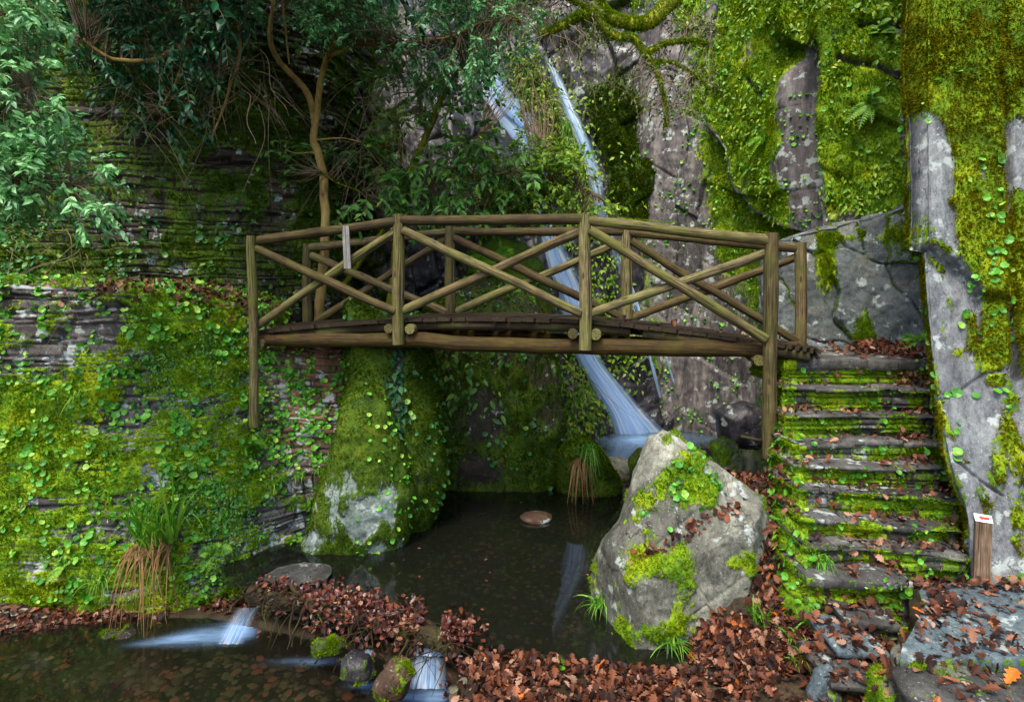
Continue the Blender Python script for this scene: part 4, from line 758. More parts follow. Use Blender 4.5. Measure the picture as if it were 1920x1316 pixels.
DISC = ([(0, 0, -.12)] + [(math.cos(a) * (.5 if i else .36), math.sin(a) * (.5 if i else .36), .04 * (i % 2)) for i, a in enumerate(_a)], [[0, 1 + i, 1 + (i + 1) % 10] for i in range(10)])
TUFT = ([(-.16, 0, 0), (.16, 0, 0), (.0, 1, .1), (-.05, 0, -.14), (.05, 0, .14), (-.35, .75, -.1), (-.1, 0, .1), (.1, 0, -.1), (.36, .7, .15)], [[0, 1, 2], [3, 4, 5], [6, 7, 8]])
PEB = ([(0, -.5, 0), (.42, -.2, .05), (.38, .3, 0), (0, .52, .04), (-.4, .25, 0), (-.42, -.25, .03), (0, 0, .26), (.1, .1, -.2)], [[i, (i + 1) % 6, 6] for i in range(6)])
M_penny = mat_leaf('pennywort_leaf', [(0, '#2f6a18'), (.4, '#4f9a24'), (.75, '#74b83a'), (1, '#b4cc48')], .45, .25)
M_penny2 = mat_leaf('pennywort_shade', [(0, '#1f5228'), (.5, '#3d8038'), (1, '#7ba038')], .45, .25)  # darker copy for shaded places, the shade is in the colour
M_fern = mat_leaf('fern_leaf', [(0, '#2f6410'), (.5, '#5a9416'), (1, '#8ab824')], .5, .35)
M_grass = mat_leaf('grass_blade', [(0, '#2f6a12'), (.5, '#5c9a1e'), (1, '#98bc40')], .5, .35)
M_dry = mat_leaf('dry_blade', [(0, '#5a3c1e'), (.5, '#8a6438'), (1, '#b8925c')], .7, .2)
M_oak = mat_leaf('fallen_oak_leaf', [(0, '#140b08'), (.3, '#321b12'), (.55, '#5a311d'), (.75, '#7c4a30'), (.88, '#a2806a'), (.93, '#a8561a'), (1, '#dc7e20')], .65, .12, .3, var=5)
M_oakw = mat_leaf('wet_oak_leaf', [(0, '#160806'), (.35, '#32120c'), (.65, '#4e2015'), (.88, '#744030'), (1, '#b0601c')], .4, .1, .5)
M_blue = mat_leaf('pale_shrub_leaf', [(0, '#36702c'), (.4, '#5c9c50'), (.75, '#8ac47e'), (1, '#bce0b4')], .35, .3, .45)
M_dkleaf = mat_leaf('dark_broad_leaf', [(0, '#143a22'), (.5, '#215634'), (.85, '#357a48'), (1, '#5c9040')], .35, .3, .5)
M_canopy = mat_leaf('canopy_leaf', [(0, '#28602e'), (.4, '#4a9050'), (.75, '#76b872'), (1, '#b0dca8')], .4, .35, .4)
M_mid = mat_leaf('mid_leaf', [(0, '#28551e'), (.5, '#4a8030'), (.85, '#70a038'), (1, '#98b844')], .4, .3)
M_yel = mat_leaf('yellow_green_leaf', [(0, '#44701a'), (.45, '#6c9c26'), (.8, '#98b82a'), (1, '#c8cc34')], .45, .35)
M_olive = mat_leaf('olive_leaf', [(0, '#34421c'), (.5, '#56682a'), (1, '#7f8a3a')], .5, .3)
M_ivy = mat_leaf('ivy_leaf', [(0, '#122e1c'), (.6, '#1f4a2c'), (1, '#3d6a3a')], .55, .2, .2)

# ------------------------------------------------------------------ moss and ground cover
def moss_on(s, n, size, mat, down=.0, thr=.5, seed=0, up=.35, parent=None, extra=None):
    w_ = sst(thr - .03, thr + .15, s.A['moss'] + .5 * (fbm(s.V * [1, 1, .6], 16, 3, 400 + seed) - .5)) * (np.abs(s.px - 960) < 1150) * (s.py > -160) * (s.py < 1420)
    if extra is not None: w_ = w_ * extra
    p, nn = s.sample(n, w_)
    if not len(p): return
    cl = fbm(p, 7, 3, 410 + seed); d = nn * .75 + np.array([0, 0, up - down]) + rdir(len(p)) * .55
    sz = size * (.45 + 1.1 * cl) * RNG.uniform(.6, 1.25, len(p))
    V, Fa = scatter(TUFT[0], TUFT[1], p - nn * .006, d, rdir(len(p)), sz)
    mk('moss', V, [Fa], mat, parent or s.o, smooth=False, kind='stuff')
def clumps(s, sc=3.5, thr=.56, seed=0, wd=.08): return sst(thr, thr + wd, fbm(s.V, sc, 3, 500 + seed))
def penny(name, s, n, size, w_, mat, label, seed=0, as_obj=True, out=.03):
    vis = (np.abs(s.px - 960) < 1060) * (s.py > -60) * (s.py < 1380)
    p, nn = s.sample(n, w_ * vis)
    if not len(p): return
    p = p + nn * RNG.uniform(.3, 1.3, (len(p), 1)) * out; z = unit(nn * .8 + [0, -.15, .45] + rdir(len(p)) * .38)
    V, Fa = scatter(DISC[0], DISC[1], p, rdir(len(p)), z, size * RNG.uniform(.35, 1.0, len(p)) ** 1.0 * (.6 + .8 * fbm(p, 4, 2, 520 + seed)))
    Fs = [Fa]
    if name.endswith('plant'):
        r0 = p.mean(0) - nn.mean(0) * .03; m = len(p); k = len(V); a = np.repeat(r0[None], m, 0); V = np.vstack([V, a + [.003, 0, 0], a - [.003, 0, 0], p - z * .006]); i = np.arange(m); Fs.append(np.stack([k + i, k + m + i, k + 2 * m + i], 1))
    return mk(name, V, Fs, mat, smooth=False, kind=None if name.endswith('plant') else 'stuff', label=label, cat='plant' if name.endswith('plant') else 'ground plants')
B = lambda s, L: np.clip(blobs(s.px, s.py, L), 0, 1)
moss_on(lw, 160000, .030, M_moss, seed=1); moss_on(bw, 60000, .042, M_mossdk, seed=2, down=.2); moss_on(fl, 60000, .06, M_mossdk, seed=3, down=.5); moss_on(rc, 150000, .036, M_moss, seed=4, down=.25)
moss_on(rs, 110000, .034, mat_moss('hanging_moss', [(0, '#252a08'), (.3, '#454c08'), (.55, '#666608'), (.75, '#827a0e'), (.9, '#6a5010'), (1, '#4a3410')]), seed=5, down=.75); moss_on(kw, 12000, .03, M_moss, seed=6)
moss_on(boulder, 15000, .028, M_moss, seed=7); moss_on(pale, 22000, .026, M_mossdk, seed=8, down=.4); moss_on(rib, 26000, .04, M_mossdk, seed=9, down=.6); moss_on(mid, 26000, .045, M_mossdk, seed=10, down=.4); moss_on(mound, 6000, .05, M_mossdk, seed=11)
for i, s in enumerate(STEPS): moss_on(s, 5000, .024, M_moss, seed=12 + i, parent=stair)
moss_on(flk, 14000, .03, M_moss, seed=30, parent=stair)
for i, s in enumerate(LSTEPS): moss_on(s, 2500, .022, M_moss, seed=31 + i)
w1 = clumps(lw, 3.2, .50, 1, .04) * (.15 + clumps(lw, 9, .47, 2, .08)) * (1 + B(lw, [(380, 720, 140, 160, 2.), (560, 780, 70, 60, 3), (330, 560, 120, 25, 1)])) + .012 + B(lw, [(560, 790, 60, 70, .8), (500, 700, 25, 60, .6), (520, 820, 40, 60, .5)])
penny('pennywort', lw, 5200, .078, w1 * (lw.py < 1130), M_penny, 'round pennywort leaves covering the mossy left slate wall', 1)
penny('pennywort', bw, 1300, .075, clumps(bw, 2.6, .52, 2) * (.15 + B(bw, [(100, 480, 160, 60, 1.5), (260, 480, 160, 60, .8), (430, 480, 80, 80, .4), (600, 560, 60, 60, .8)])), M_penny2, 'round pennywort leaves on the shaded slate wall behind the ledge', 2)
penny('pennywort', rc, 2200, .07, clumps(rc, 2.4, .5, 3) * (.1 + clumps(rc, 8, .48, 4)) + .015, M_penny, 'small round pennywort leaves dotting the right cliff moss', 3)
penny('pennywort', rs, 260, .075, clumps(rs, 2.6, .55, 4) * .3 + B(rs, [(1860, 420, 25, 130, 1.2), (1845, 620, 40, 70, .6), (1795, 840, 8, 60, .8)]), M_penny, 'round pennywort leaves in the hanging moss of the grey slab', 4)
penny('pennywort', rib, 500, .075, clumps(rib, 3, .5, 6) + .1, M_penny2, 'yellowish pennywort leaves on the rock rib beneath the bridge', 6); penny('pennywort', pale, 260, .06, B(pale, [(740, 850, 25, 90, 1), (700, 830, 40, 80, .5), (755, 950, 12, 60, 1), (690, 1040, 60, 20, .4)]), M_penny, 'tiny round pennywort leaves on the pale mossy boulder', 7)
penny('pennywort', mid, 420, .075, clumps(mid, 2.5, .52, 8) + .05, M_penny2, 'small pennywort leaves on the mossy bluff behind the pool', 8)
for k, (cx_, cy_, rx, ry, n, where) in enumerate(((1290, 868, 26, 16, 34, 'upper face of the pyramid boulder'), (1272, 915, 18, 20, 30, 'middle of the pyramid boulder'), (1268, 945, 28, 10, 26, 'ledge above the crack of the pyramid boulder'), (1335, 905, 16, 16, 24, 'right shoulder of the pyramid boulder'), (1215, 975, 14, 14, 18, 'left edge of the pyramid boulder'), (1245, 990, 16, 8, 14, 'leaf filled crack of the pyramid boulder'))):
    penny('pennywort_plant', boulder, n + 10, .07, B(boulder, [(cx_, cy_, rx, ry, 1)]), M_penny, 'clump of round pennywort leaves on the ' + where, 10 + k)
for i, s in enumerate(STEPS): penny('pennywort', s, 46, .06, (clumps(s, 3.4, .5, 20 + i) + .08) * (s.N[:, 2] < .4) + B(s, [(1790, 905, 14, 40, .8)]), M_penny, 'round pennywort leaves on the riser of stair step %s from the top' % ('one two three four five six seven eight nine'.split()[i]), 20 + i)
penny('pennywort', flk, 430, .075, clumps(flk, 3, .42, 40) + .1, M_penny, 'pennywort leaves trailing down the left flank of the stairs', 40, out=.06)

for i, s in enumerate(PST):
    if s.A['moss'].mean() > .3: moss_on(s, 1500, .024, M_moss, seed=60 + i)
hang_seed = 0
# ------------------------------------------------------------------ ferns, grasses
def at(px, py, d=None):
    h = hit(px, py)
    if h is None: return P(px, py, d or 8), np.array([0, -1, .3])
    n = h[1]; n = n if np.dot(n, np.array([0, 0, EYE]) - h[0]) > 0 else -n
    return h[0], n
def fern(px, py, L, n, label, mat=None, dn_=.0, name='fern'):
    p, nn = at(px, py); root = empty(name, p, label=label, cat='fern')
    for k in range(n):
        mb = MB()
        a = random.uniform(0, 6.28); sd = unit(np.cross(nn, [math.cos(a), .3, math.sin(a)])); d = unit(nn * .6 + sd * .8 + np.array([0, -.1, .35])); l = L * random.uniform(.6, 1.1); m = 13
        t = np.linspace(0, 1, m); ax = p + d * (l * t)[:, None] + np.array([0, 0, -1.]) * (l * .55 * t ** 2)[:, None]; tg = np.gradient(ax, axis=0); sdv = unit(np.cross(tg, nn + np.array([0, 0, .4])))
        pl = l * .26 * np.sin(math.pi * (t * .82 + .14)) ** .8
        for sg_ in (-1, 1):
            V, Fa = scatter(LEAF[0], LEAF[1], ax[1:], sdv[1:] * sg_ + unit(tg[1:]) * .45, np.repeat(unit(nn * .6 + [0, 0, .8])[None], m - 1, 0) + rdir(m - 1) * .2, pl[1:]); mb.add(V, Fa)
        w2 = .004 * L / .3; mb.add(np.concatenate([ax - sdv * w2, ax + sdv * w2]), np.stack([np.arange(m - 1), np.arange(1, m), np.arange(1, m) + m, np.arange(m - 1) + m], 1))
        mb.build('frond', mat or M_fern, root, smooth=False)
    return root
FERNS = [(455, 845, .30, 8, 'bright fern on the left wall beside the foot of the bridge post'), (330, 640, .22, 8, 'small fern high on the left wall below the leafy ledge'), (400, 1040, .26, 7, 'fern at the foot of the left wall right of the sedge clump'), (545, 1030, .28, 8, 'fern in front of the abutment left of the pale boulder'), (600, 1052, .2, 7, 'low fern at the water edge under the pale boulder'), (120, 1060, .2, 6, 'yellow green fern at the foot of the left wall near the frame edge'),
         (925, 480, .55, 10, 'lush fern on the rock hump seen through the bridge railing'), (985, 540, .4, 8, 'second fern lower on the rock hump behind the bridge'), (1430, 260, .28, 7, 'light fern on the cliff below the moss covered limb'), (1630, 195, .36, 9, 'broad bright fern in the middle of the right cliff'), (1650, 62, .3, 8, 'fern on the upper right cliff under the dark crack'), (1405, 315, .26, 6, 'small fern on the cliff edge of the dark diagonal crack'), (1720, 640, .3, 7, 'dim fern in the corner by the landing'), (1055, 1252, .13, 7, 'little fern sprouting from the leaf bank near the cascade'), (700, 1046, .16, 6, 'leafy sprout at the foot of the pale boulder'), (1335, 160, .3, 7, 'fern on the cliff just below the hanging limb')]
for f_ in FERNS: fern(*f_)
def grass(px, py, L, n, label, droop=.6, spread=.6, wd=.007, mat=None, off=None, name='grass_tuft', p=None, nn=None, parent=None, bias=(0, 0, 0), base=.05, mseg=6):
    if p is None: p, nn = at(px, py)
    mb = MB(); bias = np.array(bias, float)
    for k in range(n):
        d = unit(nn * .35 + np.array([0, -.15, .9]) + rdir(1)[0] * spread + bias); l = L * random.uniform(.45, 1.1); t = np.linspace(0, 1, mseg)
        b0 = p + rdir(1)[0] * base * [1, 1, .3]; ax = b0 + d * (l * t)[:, None] + np.array([0, 0, -1.]) * (droop * random.uniform(.5, 1.4) * l * t ** 2.2)[:, None]
        sd = unit(np.cross(d, rdir(1)[0] + [0, -1.2, 0])); w_ = wd * (1 - t ** 2) * random.uniform(.7, 1.3) + .0004
        V = np.stack([ax - sd * w_[:, None], ax + sd * w_[:, None]], 1).reshape(-1, 3); i = np.arange(mseg - 1) * 2
        mb.add(V, np.stack([i, i + 1, i + 3, i + 2], 1))
    return mb.build(name, mat or M_grass, parent, smooth=False, **({} if parent else dict(label=label, cat='grass', org=p)))
GR = [(1128, 1135, .32, 70, 'bright grass tuft hanging on the lower left corner of the pyramid boulder', .9, .6), (1150, 1195, .26, 50, 'grass tuft dipping into the pool below the pyramid boulder', .9, .6), (1262, 1205, .30, 60, 'spreading grass tuft at the front foot of the pyramid boulder', .7, .8), (1425, 1170, .34, 45, 'grass tuft in the leaf filled gap between boulder and stairs', .6, .5), (1535, 1050, .22, 70, 'fine grass tuft on the left end of the eighth stair step', 1.1, .6), (1510, 1250, .34, 55, 'arching grass tuft behind the upright blue slab', .8, .7), (1490, 1210, .3, 40, 'grass tuft at the lower left flank of the stairs', .8, .6),
      (560, 895, .2, 60, 'short grass on the ledge of the abutment under the bridge', .8, .6), (520, 905, .2, 50, 'short grass beside the foot of the wall under the bridge end', .8, .6), (600, 885, .18, 50, 'short grass against the pale boulder', .8, .6), (155, 745, .28, 18, 'thin grass tuft hanging in the middle of the left wall', 1.0, .5), (185, 1090, .3, 26, 'thin grass hanging at the foot of the left wall', 1.2, .5), (1105, 850, .55, 110, 'thick drooping grass tuft on the mound at the back of the pool', 1.2, .5), (1080, 760, .6, 60, 'long grass on the rock between the bluff and the waterfall', .8, .5), (1060, 240, .6, 60, 'hanging grass on the cliff between the two falls', 1.5, .6), (1080, 330, .6, 60, 'hanging grass below the thin strand of waterfall', 1.5, .6)]
for px_, py_, L_, n_, lb, dr, sp_ in GR: grass(px_, py_, L_, n_, lb, dr, sp_)
p_, n_ = at(1090, 868); grass(0, 0, .5, 70, 'dry brown grass hanging from the mound at the back of the pool', 1.9, .6, mat=M_dry, p=p_, nn=n_)
# the big sedge with its skirt of dead leaves
p_, n_ = at(300, 1012); n_ = np.array([.1, -.9, .3]); p_ = p_ + n_ * .06
sed = empty('sedge_clump', p_, label='large sedge clump on the left wall with dead brown leaves hanging below', cat='sedge')
grass(0, 0, 1.15, 85, None, .45, .62, .009, M_grass, p=p_, nn=n_, parent=sed, name='green_blades', bias=(.25, -.25, .75), base=.17, mseg=9)
grass(0, 0, .48, 60, None, 2.0, .75, .008, M_dry, p=p_ + [0, -.05, -.03], nn=n_, parent=sed, name='dead_blades', bias=(0, -.25, -.4), base=.17, mseg=9)

# ------------------------------------------------------------------ fallen leaves
def litter(name, s, n, w_, label, size=.062, mat=None, pile=.05, flat=.35, under=False):
    vis = (np.abs(s.px - 960) < 1120) * (s.py < 1420) * (s.N[:, 2] > .25); p, nn = s.sample(n, np.clip(w_, 0, 3) * vis)
    if not len(p): return
    p = p + [0, 0, 1] * (RNG.random((len(p), 1)) ** 2 * pile + .008); z = unit(nn + rdir(len(p)) * flat); V, Fa = scatter(OAK[0], OAK[1], p, rdir(len(p)), z, size * RNG.uniform(.32, 1.35, len(p)), RNG.uniform(-.45, .5, len(p)))
    return mk(name, V, [Fa], mat or M_oak, smooth=False, kind='stuff', label=label, cat='leaves')
g = ground; gx_, gy_ = g.V[:, 0], g.V[:, 1]
dist_dam = gy_ - np.interp(gx_, DX, DY)
onb = sst(-.2, .1, gx_ + .22) * sst(.03, -.10, dist_dam) * (gy_ > 2.9) * (1 + B(g, [(1350, 1195, 120, 40, 1.5)]))
onb = np.maximum(onb, 1.4 * B(g, [(1380, 1200, 110, 34, 1.), (1300, 1250, 120, 20, .6)]) * (gx_ > 1.05))
litter('fallen_leaves', g, 10500, onb * (gx_ < 2.3) * (.25 + clumps(g, 2.2, .42, 50)), 'thick carpet of brown oak leaves on the bank at the bottom of the frame', pile=.03, flat=.32)
ridge = np.exp(-((dist_dam + .05) / .13) ** 2) * sst(-2.7, -2.3, gx_) * sst(-.2, -.5, gx_)
litter('fallen_leaves', g, 700, B(g, [(470, 1112, 40, 14, 1), (400, 1130, 50, 12, .7), (520, 1100, 30, 10, .8)]), 'wet brown leaves washed up at the left end of the dam', pile=.015, flat=.25, mat=M_oakw)
litter('fallen_leaves', g, 2200, B(g, [(100, 1195, 120, 30, 1), (40, 1316, 120, 25, 1.), (150, 1160, 100, 20, .7)]), 'brown oak leaves on the left bank of the lower stream', pile=.04)
litter('fallen_leaves', g, 3200, sst(1.75, 2.0, gx_) * sst(2.75, 2.45, gx_) * (gy_ > 3.9) * (gy_ < 5.9) * (.3 + clumps(g, 2.5, .45, 51)), 'oak leaves heaped in the gully between the boulder and the stairs', pile=.12, flat=.7)
litter('fallen_leaves', g, 3000, sst(3.2, 3.5, gx_) * (gy_ > 3.4) * (gy_ < 5.), 'oak leaves piled at the foot of the grey slab', pile=.05)
litter('fallen_leaves', lw, 2600, B(lw, [(300, 552, 130, 14, 1), (430, 575, 60, 25, .6), (190, 548, 30, 10, .6), (520, 1072, 60, 10, 1), (600, 620, 80, 30, .6)]), 'brown leaves gathered on the ledge above the left wall', pile=.03)
litter('fallen_leaves', pv, 560, (pv.N[:, 2] > .6) * (.10 + clumps(pv, 1.8, .54, 52) * .5 + 1.3 * B(pv, [(1860, 1090, 160, 14, 2), (1760, 1140, 60, 16, 1.2), (1720, 1100, 40, 14, 1.5)])), 'scattered brown oak leaves on the slate paving', pile=.012, flat=.15, size=.06)
p_ = PZ(1840, 1085, .73)
for i, s in enumerate(STEPS):
    litter('fallen_leaves', s, 330 if i else 900, (s.N[:, 2] > .6) * (s.V[:, 1] > STEP[i][4] + .045) * (.12 + 1.2 * clumps(s, 2.0, .5, 60 + i) + .9 * sst(1600, 1740, s.px)) * (1 if i else sst(1530, 1580, s.px)), 'brown leaves lying on stair step %s from the top' % ('one two three four five six seven eight nine'.split()[i]), size=.058, pile=.03 if i else .10, flat=.45)
for i, s in enumerate(LSTEPS): litter('fallen_leaves', s, 130, (s.N[:, 2] > .6) * 1., 'orange brown leaves on the %s of the lower slate steps' % ('upper', 'middle', 'bottom')[i], size=.062, pile=.03, flat=.4)
cq = cr(np.array([(1192, 1046), (1238, 1028), (1295, 994), (1345, 966), (1388, 944)], float), 120); pp = []; nn_ = []
for x_, y_ in cq[RNG.integers(0, 120, 120)] + RNG.normal(size=(120, 2)) * [5, 5.5]:
    h_ = hit(x_, y_, [boulder.T]); 
    if h_: n_ = h_[1] if h_[1][1] < 0 else -h_[1]; pp.append(h_[0] + n_ * .012); nn_.append(n_ + np.array([0, 0, .6]))
pp, nn_ = np.array(pp), np.array(nn_); V, Fa = scatter(OAK[0], OAK[1], pp, rdir(len(pp)), nn_ + rdir(len(pp)) * .35, .06 * RNG.uniform(.4, 1.25, len(pp)), RNG.uniform(-.4, .4, len(pp)))
mk('fallen_leaves', V, [Fa], M_oak, smooth=False, kind='stuff', label='orange brown leaves caught in the sloping crack of the pyramid boulder', cat='leaves')
for x_, y_, lb in ((1886, 1284, 'large bright orange oak leaf lying at the front right corner'), (1425, 1000, 'single large brown leaf on the right face of the pyramid boulder')):
    h_ = at(x_, y_); V, Fa = scatter(OAK[0], OAK[1], (h_[0] + h_[1] * .01)[None], np.array([[.6, .2, .3]]), (h_[1] + [0, 0, .5])[None], np.array([.105 if x_ > 1500 else .07]), np.array([.2])); mk('oak_leaf', V, [Fa], mat_plain('orange_leaf', [(.3, '#b8541a'), (.7, '#d87a24')], 20) if x_ > 1500 else M_oak, smooth=False, label=lb, cat='leaf', org=h_[0])
dk = sheet([NE[::20], FE[::20]], 120, 20, True); litter('fallen_leaves', dk, 60, np.clip((dk.px - 1080) / 400, 0, 1), 'few small brown leaves on the right half of the bridge deck', size=.06, pile=.004, flat=.1)
litter('fallen_leaves', mid, 10, mid.A['moss'], 'single brown leaves stuck to the mossy bluff', size=.1)
litter('fallen_leaves', g, 420, B(g, [(860, 930, 50, 14, 1), (920, 935, 40, 10, .6)]) * (gy_ < 9), 'leaves on the small shore below the mossy bluff', size=.1, pile=.06)
for i, s in enumerate(PST[-3:]): litter('fallen_leaves', s, 60, (s.N[:, 2] > .5) * clumps(s, 2.5, .42, 90 + i), 'few brown leaves lying on the %s' % ('long weathered edging stone', 'low earthy front stone', 'rounded corner stone of the paving')[i], pile=.012, flat=.2)
# dam of leaves, log and sticks
dm = np.array([(x, float(np.interp(x, DX, DY)), .0) for x in np.linspace(-2.45, -.38, 30)]); dm[:, 1] += .06 * (fbm(dm, 3, 3, 66) - .5); dm[:, 2] += .02 + .05 * (fbm(dm + 7, 2.5, 3, 67) - .5)
dam = empty('leaf_dam', dm[15] * [1, 1, 0] + [0, 0, -.4], label='low dam of a sunken log, sticks and wet red leaves holding back the pool', cat='dam')
MB().tube(dm + [0, -.02, -.075], .085, 12).build('sunken_log', M_dark, dam)
mb = MB()
for k in range(120):
    i = random.randrange(30); b0 = dm[i] + rdir(1)[0] * [.1, .1, .05] + [0, -.06, 0]; d = unit(np.array([random.uniform(-1, 1), -.35, random.uniform(-.6, .35)])); l = random.uniform(.12, .5); t = np.linspace(0, 1, 7)[:, None]
    mb.tube(b0 + d * l * t + np.array([0, 0, -.25]) * l * t ** 2 + (rdir(1) * .16 * l) * np.sin(t * 4), np.linspace(.006, .002, 7) * random.uniform(.4, 1.3), 5)
mb.build('sticks', M_dark, dam)
for k in range(16):
    mb = MB()   # half rotten roots lying over the log
    i = random.randrange(2, 27); t = np.linspace(0, 1, 12)[:, None]; a_ = dm[i] + [random.uniform(-.1, .1), random.uniform(-.02, .1), .02]; e_ = a_ + [random.uniform(-.35, .35), random.uniform(-.42, -.15), random.uniform(-.34, -.15)]
    mb.tube(a_ + (e_ - a_) * t + np.array([0, 0, .07]) * np.sin(t * math.pi) + .09 * (np.stack([fbm(np.hstack([t * 3 + k * 5, t * 0, t * 0 + j]), 1, 2, 91) for j in range(3)], -1) - .5), np.linspace(.022, .007, 12) * random.uniform(.5, 1.3), 6)
    mb.build('root', M_dark, dam)
n = 3600; ii = RNG.integers(0, 30, n); hump = .5 + 1.3 * (fbm(dm, 2.6, 3, 68)[ii] - .35); p_ = dm[ii] + RNG.normal(size=(n, 3)) * np.array([.06, .11, .012]) * hump[:, None] * 1.3 * np.where(RNG.random((n, 1)) < .72, [1, .6, 1], [1, 1.3, 1]) + [0, .0, .012] + np.array([0, 0, .03]) * (hump[:, None] - .5); kp = RNG.random(n) < np.clip(hump * 1.9 - .75, .06, 1); p_ = p_[kp]; ii = ii[kp]; n = len(p_); p_[:, 2] -= np.clip(-(p_[:, 1] - dm[ii, 1] + .06), 0, 1) * 1.3
gap = (np.abs(p_[:, 0] - P(800, 1250, 4.6)[0]) > .10) & (np.abs(p_[:, 0] - P(445, 1150, 5.6)[0]) > .18); p_ = p_[gap]; n = len(p_)
V, Fa = scatter(OAK[0], OAK[1], p_, rdir(n), unit(np.array([0, -.4, 1]) + rdir(n) * .32), .055 * RNG.uniform(.5, 1.2, n), RNG.uniform(-.4, .4, n)); h_ = len(Fa) * 2 // 3 // 18 * 18; mk('wet_leaves', V, [Fa[:h_]], M_oakw, dam, smooth=False, kind='stuff'); mk('dry_leaves', V, [Fa[h_:]], M_oak, dam, smooth=False, kind='stuff')
# pebbles on the beds and flecks on the pool
def pebbles(label, x0, x1, y0, y1, n, size, zf, mat, cond):
    q = RNG.random((n * 3, 2)) * [x1 - x0, y1 - y0] + [x0, y0]; q = q[cond(q[:, 0], q[:, 1])][:n]; z = ground_h(q[:, 0], q[:, 1]); p = np.column_stack([q, z + .004]); m = len(p)
    V, Fa = scatter(PEB[0], PEB[1], p, rdir(m) * [1, 1, .1], np.array([0, 0, 1]) + rdir(m) * .2, size * RNG.uniform(.3, 1.2, m) ** 1.5); mk('pebbles', V, [Fa], mat, kind='stuff', label=label, cat='pebbles')
M_peb = mat_leaf('pebble', [(0, '#2c2a20'), (.35, '#5c543c'), (.55, '#6a6a58'), (.75, '#8a8470'), (.88, '#a8604a'), (1, '#c4c4b4')], .6, 0.)
dmy = lambda x: np.interp(x, DX, DY)
pebbles('pebbles on the bed of the lower stream', -5, -.3, 3.4, 5.8, 3200, .085, 0, M_peb, lambda x, y: (y < dmy(x) - .1) & (x < -.35))
pebbles('small stones on the bed of the dark pool', -2.6, 1.3, 4.8, 8.6, 2600, .06, 0, M_peb, lambda x, y: y > dmy(x) + .1)
n = 60; q = RNG.random((n, 2)) * [3.6, 3.4] + [-2.3, 4.95]; q = q[q[:, 1] > dmy(q[:, 0]) + .12]; n = len(q); V, Fa = scatter(OAK[0], OAK[1], np.column_stack([q, np.full(n, .004)]), rdir(n) * [1, 1, .02], np.array([0, 0, 1]) + rdir(n) * .03, .04 * RNG.uniform(.3, 1.1, n) ** 1.3); mk('floating_leaves', V, [Fa], M_oak, smooth=False, kind='stuff', label='tiny leaves floating on the still pool', cat='leaves')
# ------------------------------------------------------------------ trees and shrubs
def limb(path, d, r0, r1, n=26, wob=.012, sides=8):
    pts = np.array([P(x, y, dd) for (x, y), dd in zip(path, np.broadcast_to(d, (len(path),)))]); q = cr(pts, n)
    q = q + wob * 6 * (np.stack([fbm(q + 9 * j, 2.5, 3, 70 + j) for j in range(3)], -1) - .5); t = np.linspace(0, 1, n)
    return q, (r0 + (r1 - r0) * t) * (1 + .25 * (fbm(q, 6, 3, 75) - .5))
def spray_pts(poly, dr, n, seed, thr=.44, sc=1.4):
    x = np.array(poly); out = []; lo, hi = x.min(0), x.max(0); rg = np.random.default_rng(seed)
    while sum(map(len, out)) < n:
        q = rg.random((n * 2, 2)) * (hi - lo) + lo; d = rg.uniform(*dr, n * 2); p = P(q[:, 0], q[:, 1], d); ok = inpoly(q[:, 0], q[:, 1], poly) & (fbm(p, sc, 3, seed) > thr + rg.uniform(-.04, .04, n * 2)); out.append(p[ok])
        if len(out) > 60: break
    return np.concatenate(out)[:n]
def crown(parent, pts, limbs, L, m, leaf, tmpl, mat, droop=.35, twig_r=.004, out=None, upn=.8, side=.85, connect=True, seed=1, tmat=None, name='crown', jit=.35):
    """leafy sprays; each spray's twig starts on the nearest limb"""
    rg = np.random.default_rng(seed); S = len(pts); LP = np.concatenate([l[0][len(l[0]) // 4:] for l in limbs]); mb = MB()
    dd = np.linalg.norm(pts[:, None] - LP[None], axis=2); nb = LP[np.argmin(dd + rg.random(dd.shape) * .25, 1)]
    d0 = pts - nb; dist = np.linalg.norm(d0, axis=1, keepdims=True); d = unit(unit(d0) * .8 + rdir(S, rg) * .7 + (np.array(out) if out is not None else 0))
    l = L * rg.uniform(.6, 1.25, S); t = np.linspace(.12, 1, m)
    ax = pts[:, None] + d[:, None] * (l[:, None] * t)[..., None] - np.array([0, 0, 1.]) * (droop * l[:, None] * t ** 2)[..., None]
    tg = unit(np.gradient(ax, axis=1)); sd = unit(np.cross(tg, np.array([0, 0, 1.]) + rdir(S, rg)[:, None] * .4)); sgn = np.where(np.arange(m) % 2, 1, -1)[None, :, None]
    ld = tg * .75 + sd * sgn * side + rg.normal(size=ax.shape) * jit + np.array([0, 0, -.15]); ln = np.array([0, -.25, upn]) + rg.normal(size=ax.shape) * .45
    V, Fa = scatter(tmpl[0], tmpl[1], ax.reshape(-1, 3), ld.reshape(-1, 3), ln.reshape(-1, 3), (leaf * rg.uniform(.6, 1.2, (S, m))).ravel(), rg.uniform(-.25, .1, S * m))
    mk(name, V, [Fa], mat, parent, smooth=False)
    if connect:
        for i in range(S):
            a, b = nb[i], pts[i]; tt = np.linspace(0, 1, 6)[:, None]; sag = rdir(1, rg)[0] * .12 * dist[i]
            q = np.vstack([a + (b - a) * tt + sag * np.sin(tt * math.pi), ax[i][[m // 2, m - 1]]]); mb.tube(q, np.linspace(twig_r * 1.8, twig_r * .6, 8), 4, caps=False)
        mb.build('twigs', tmat or M_twig, parent)
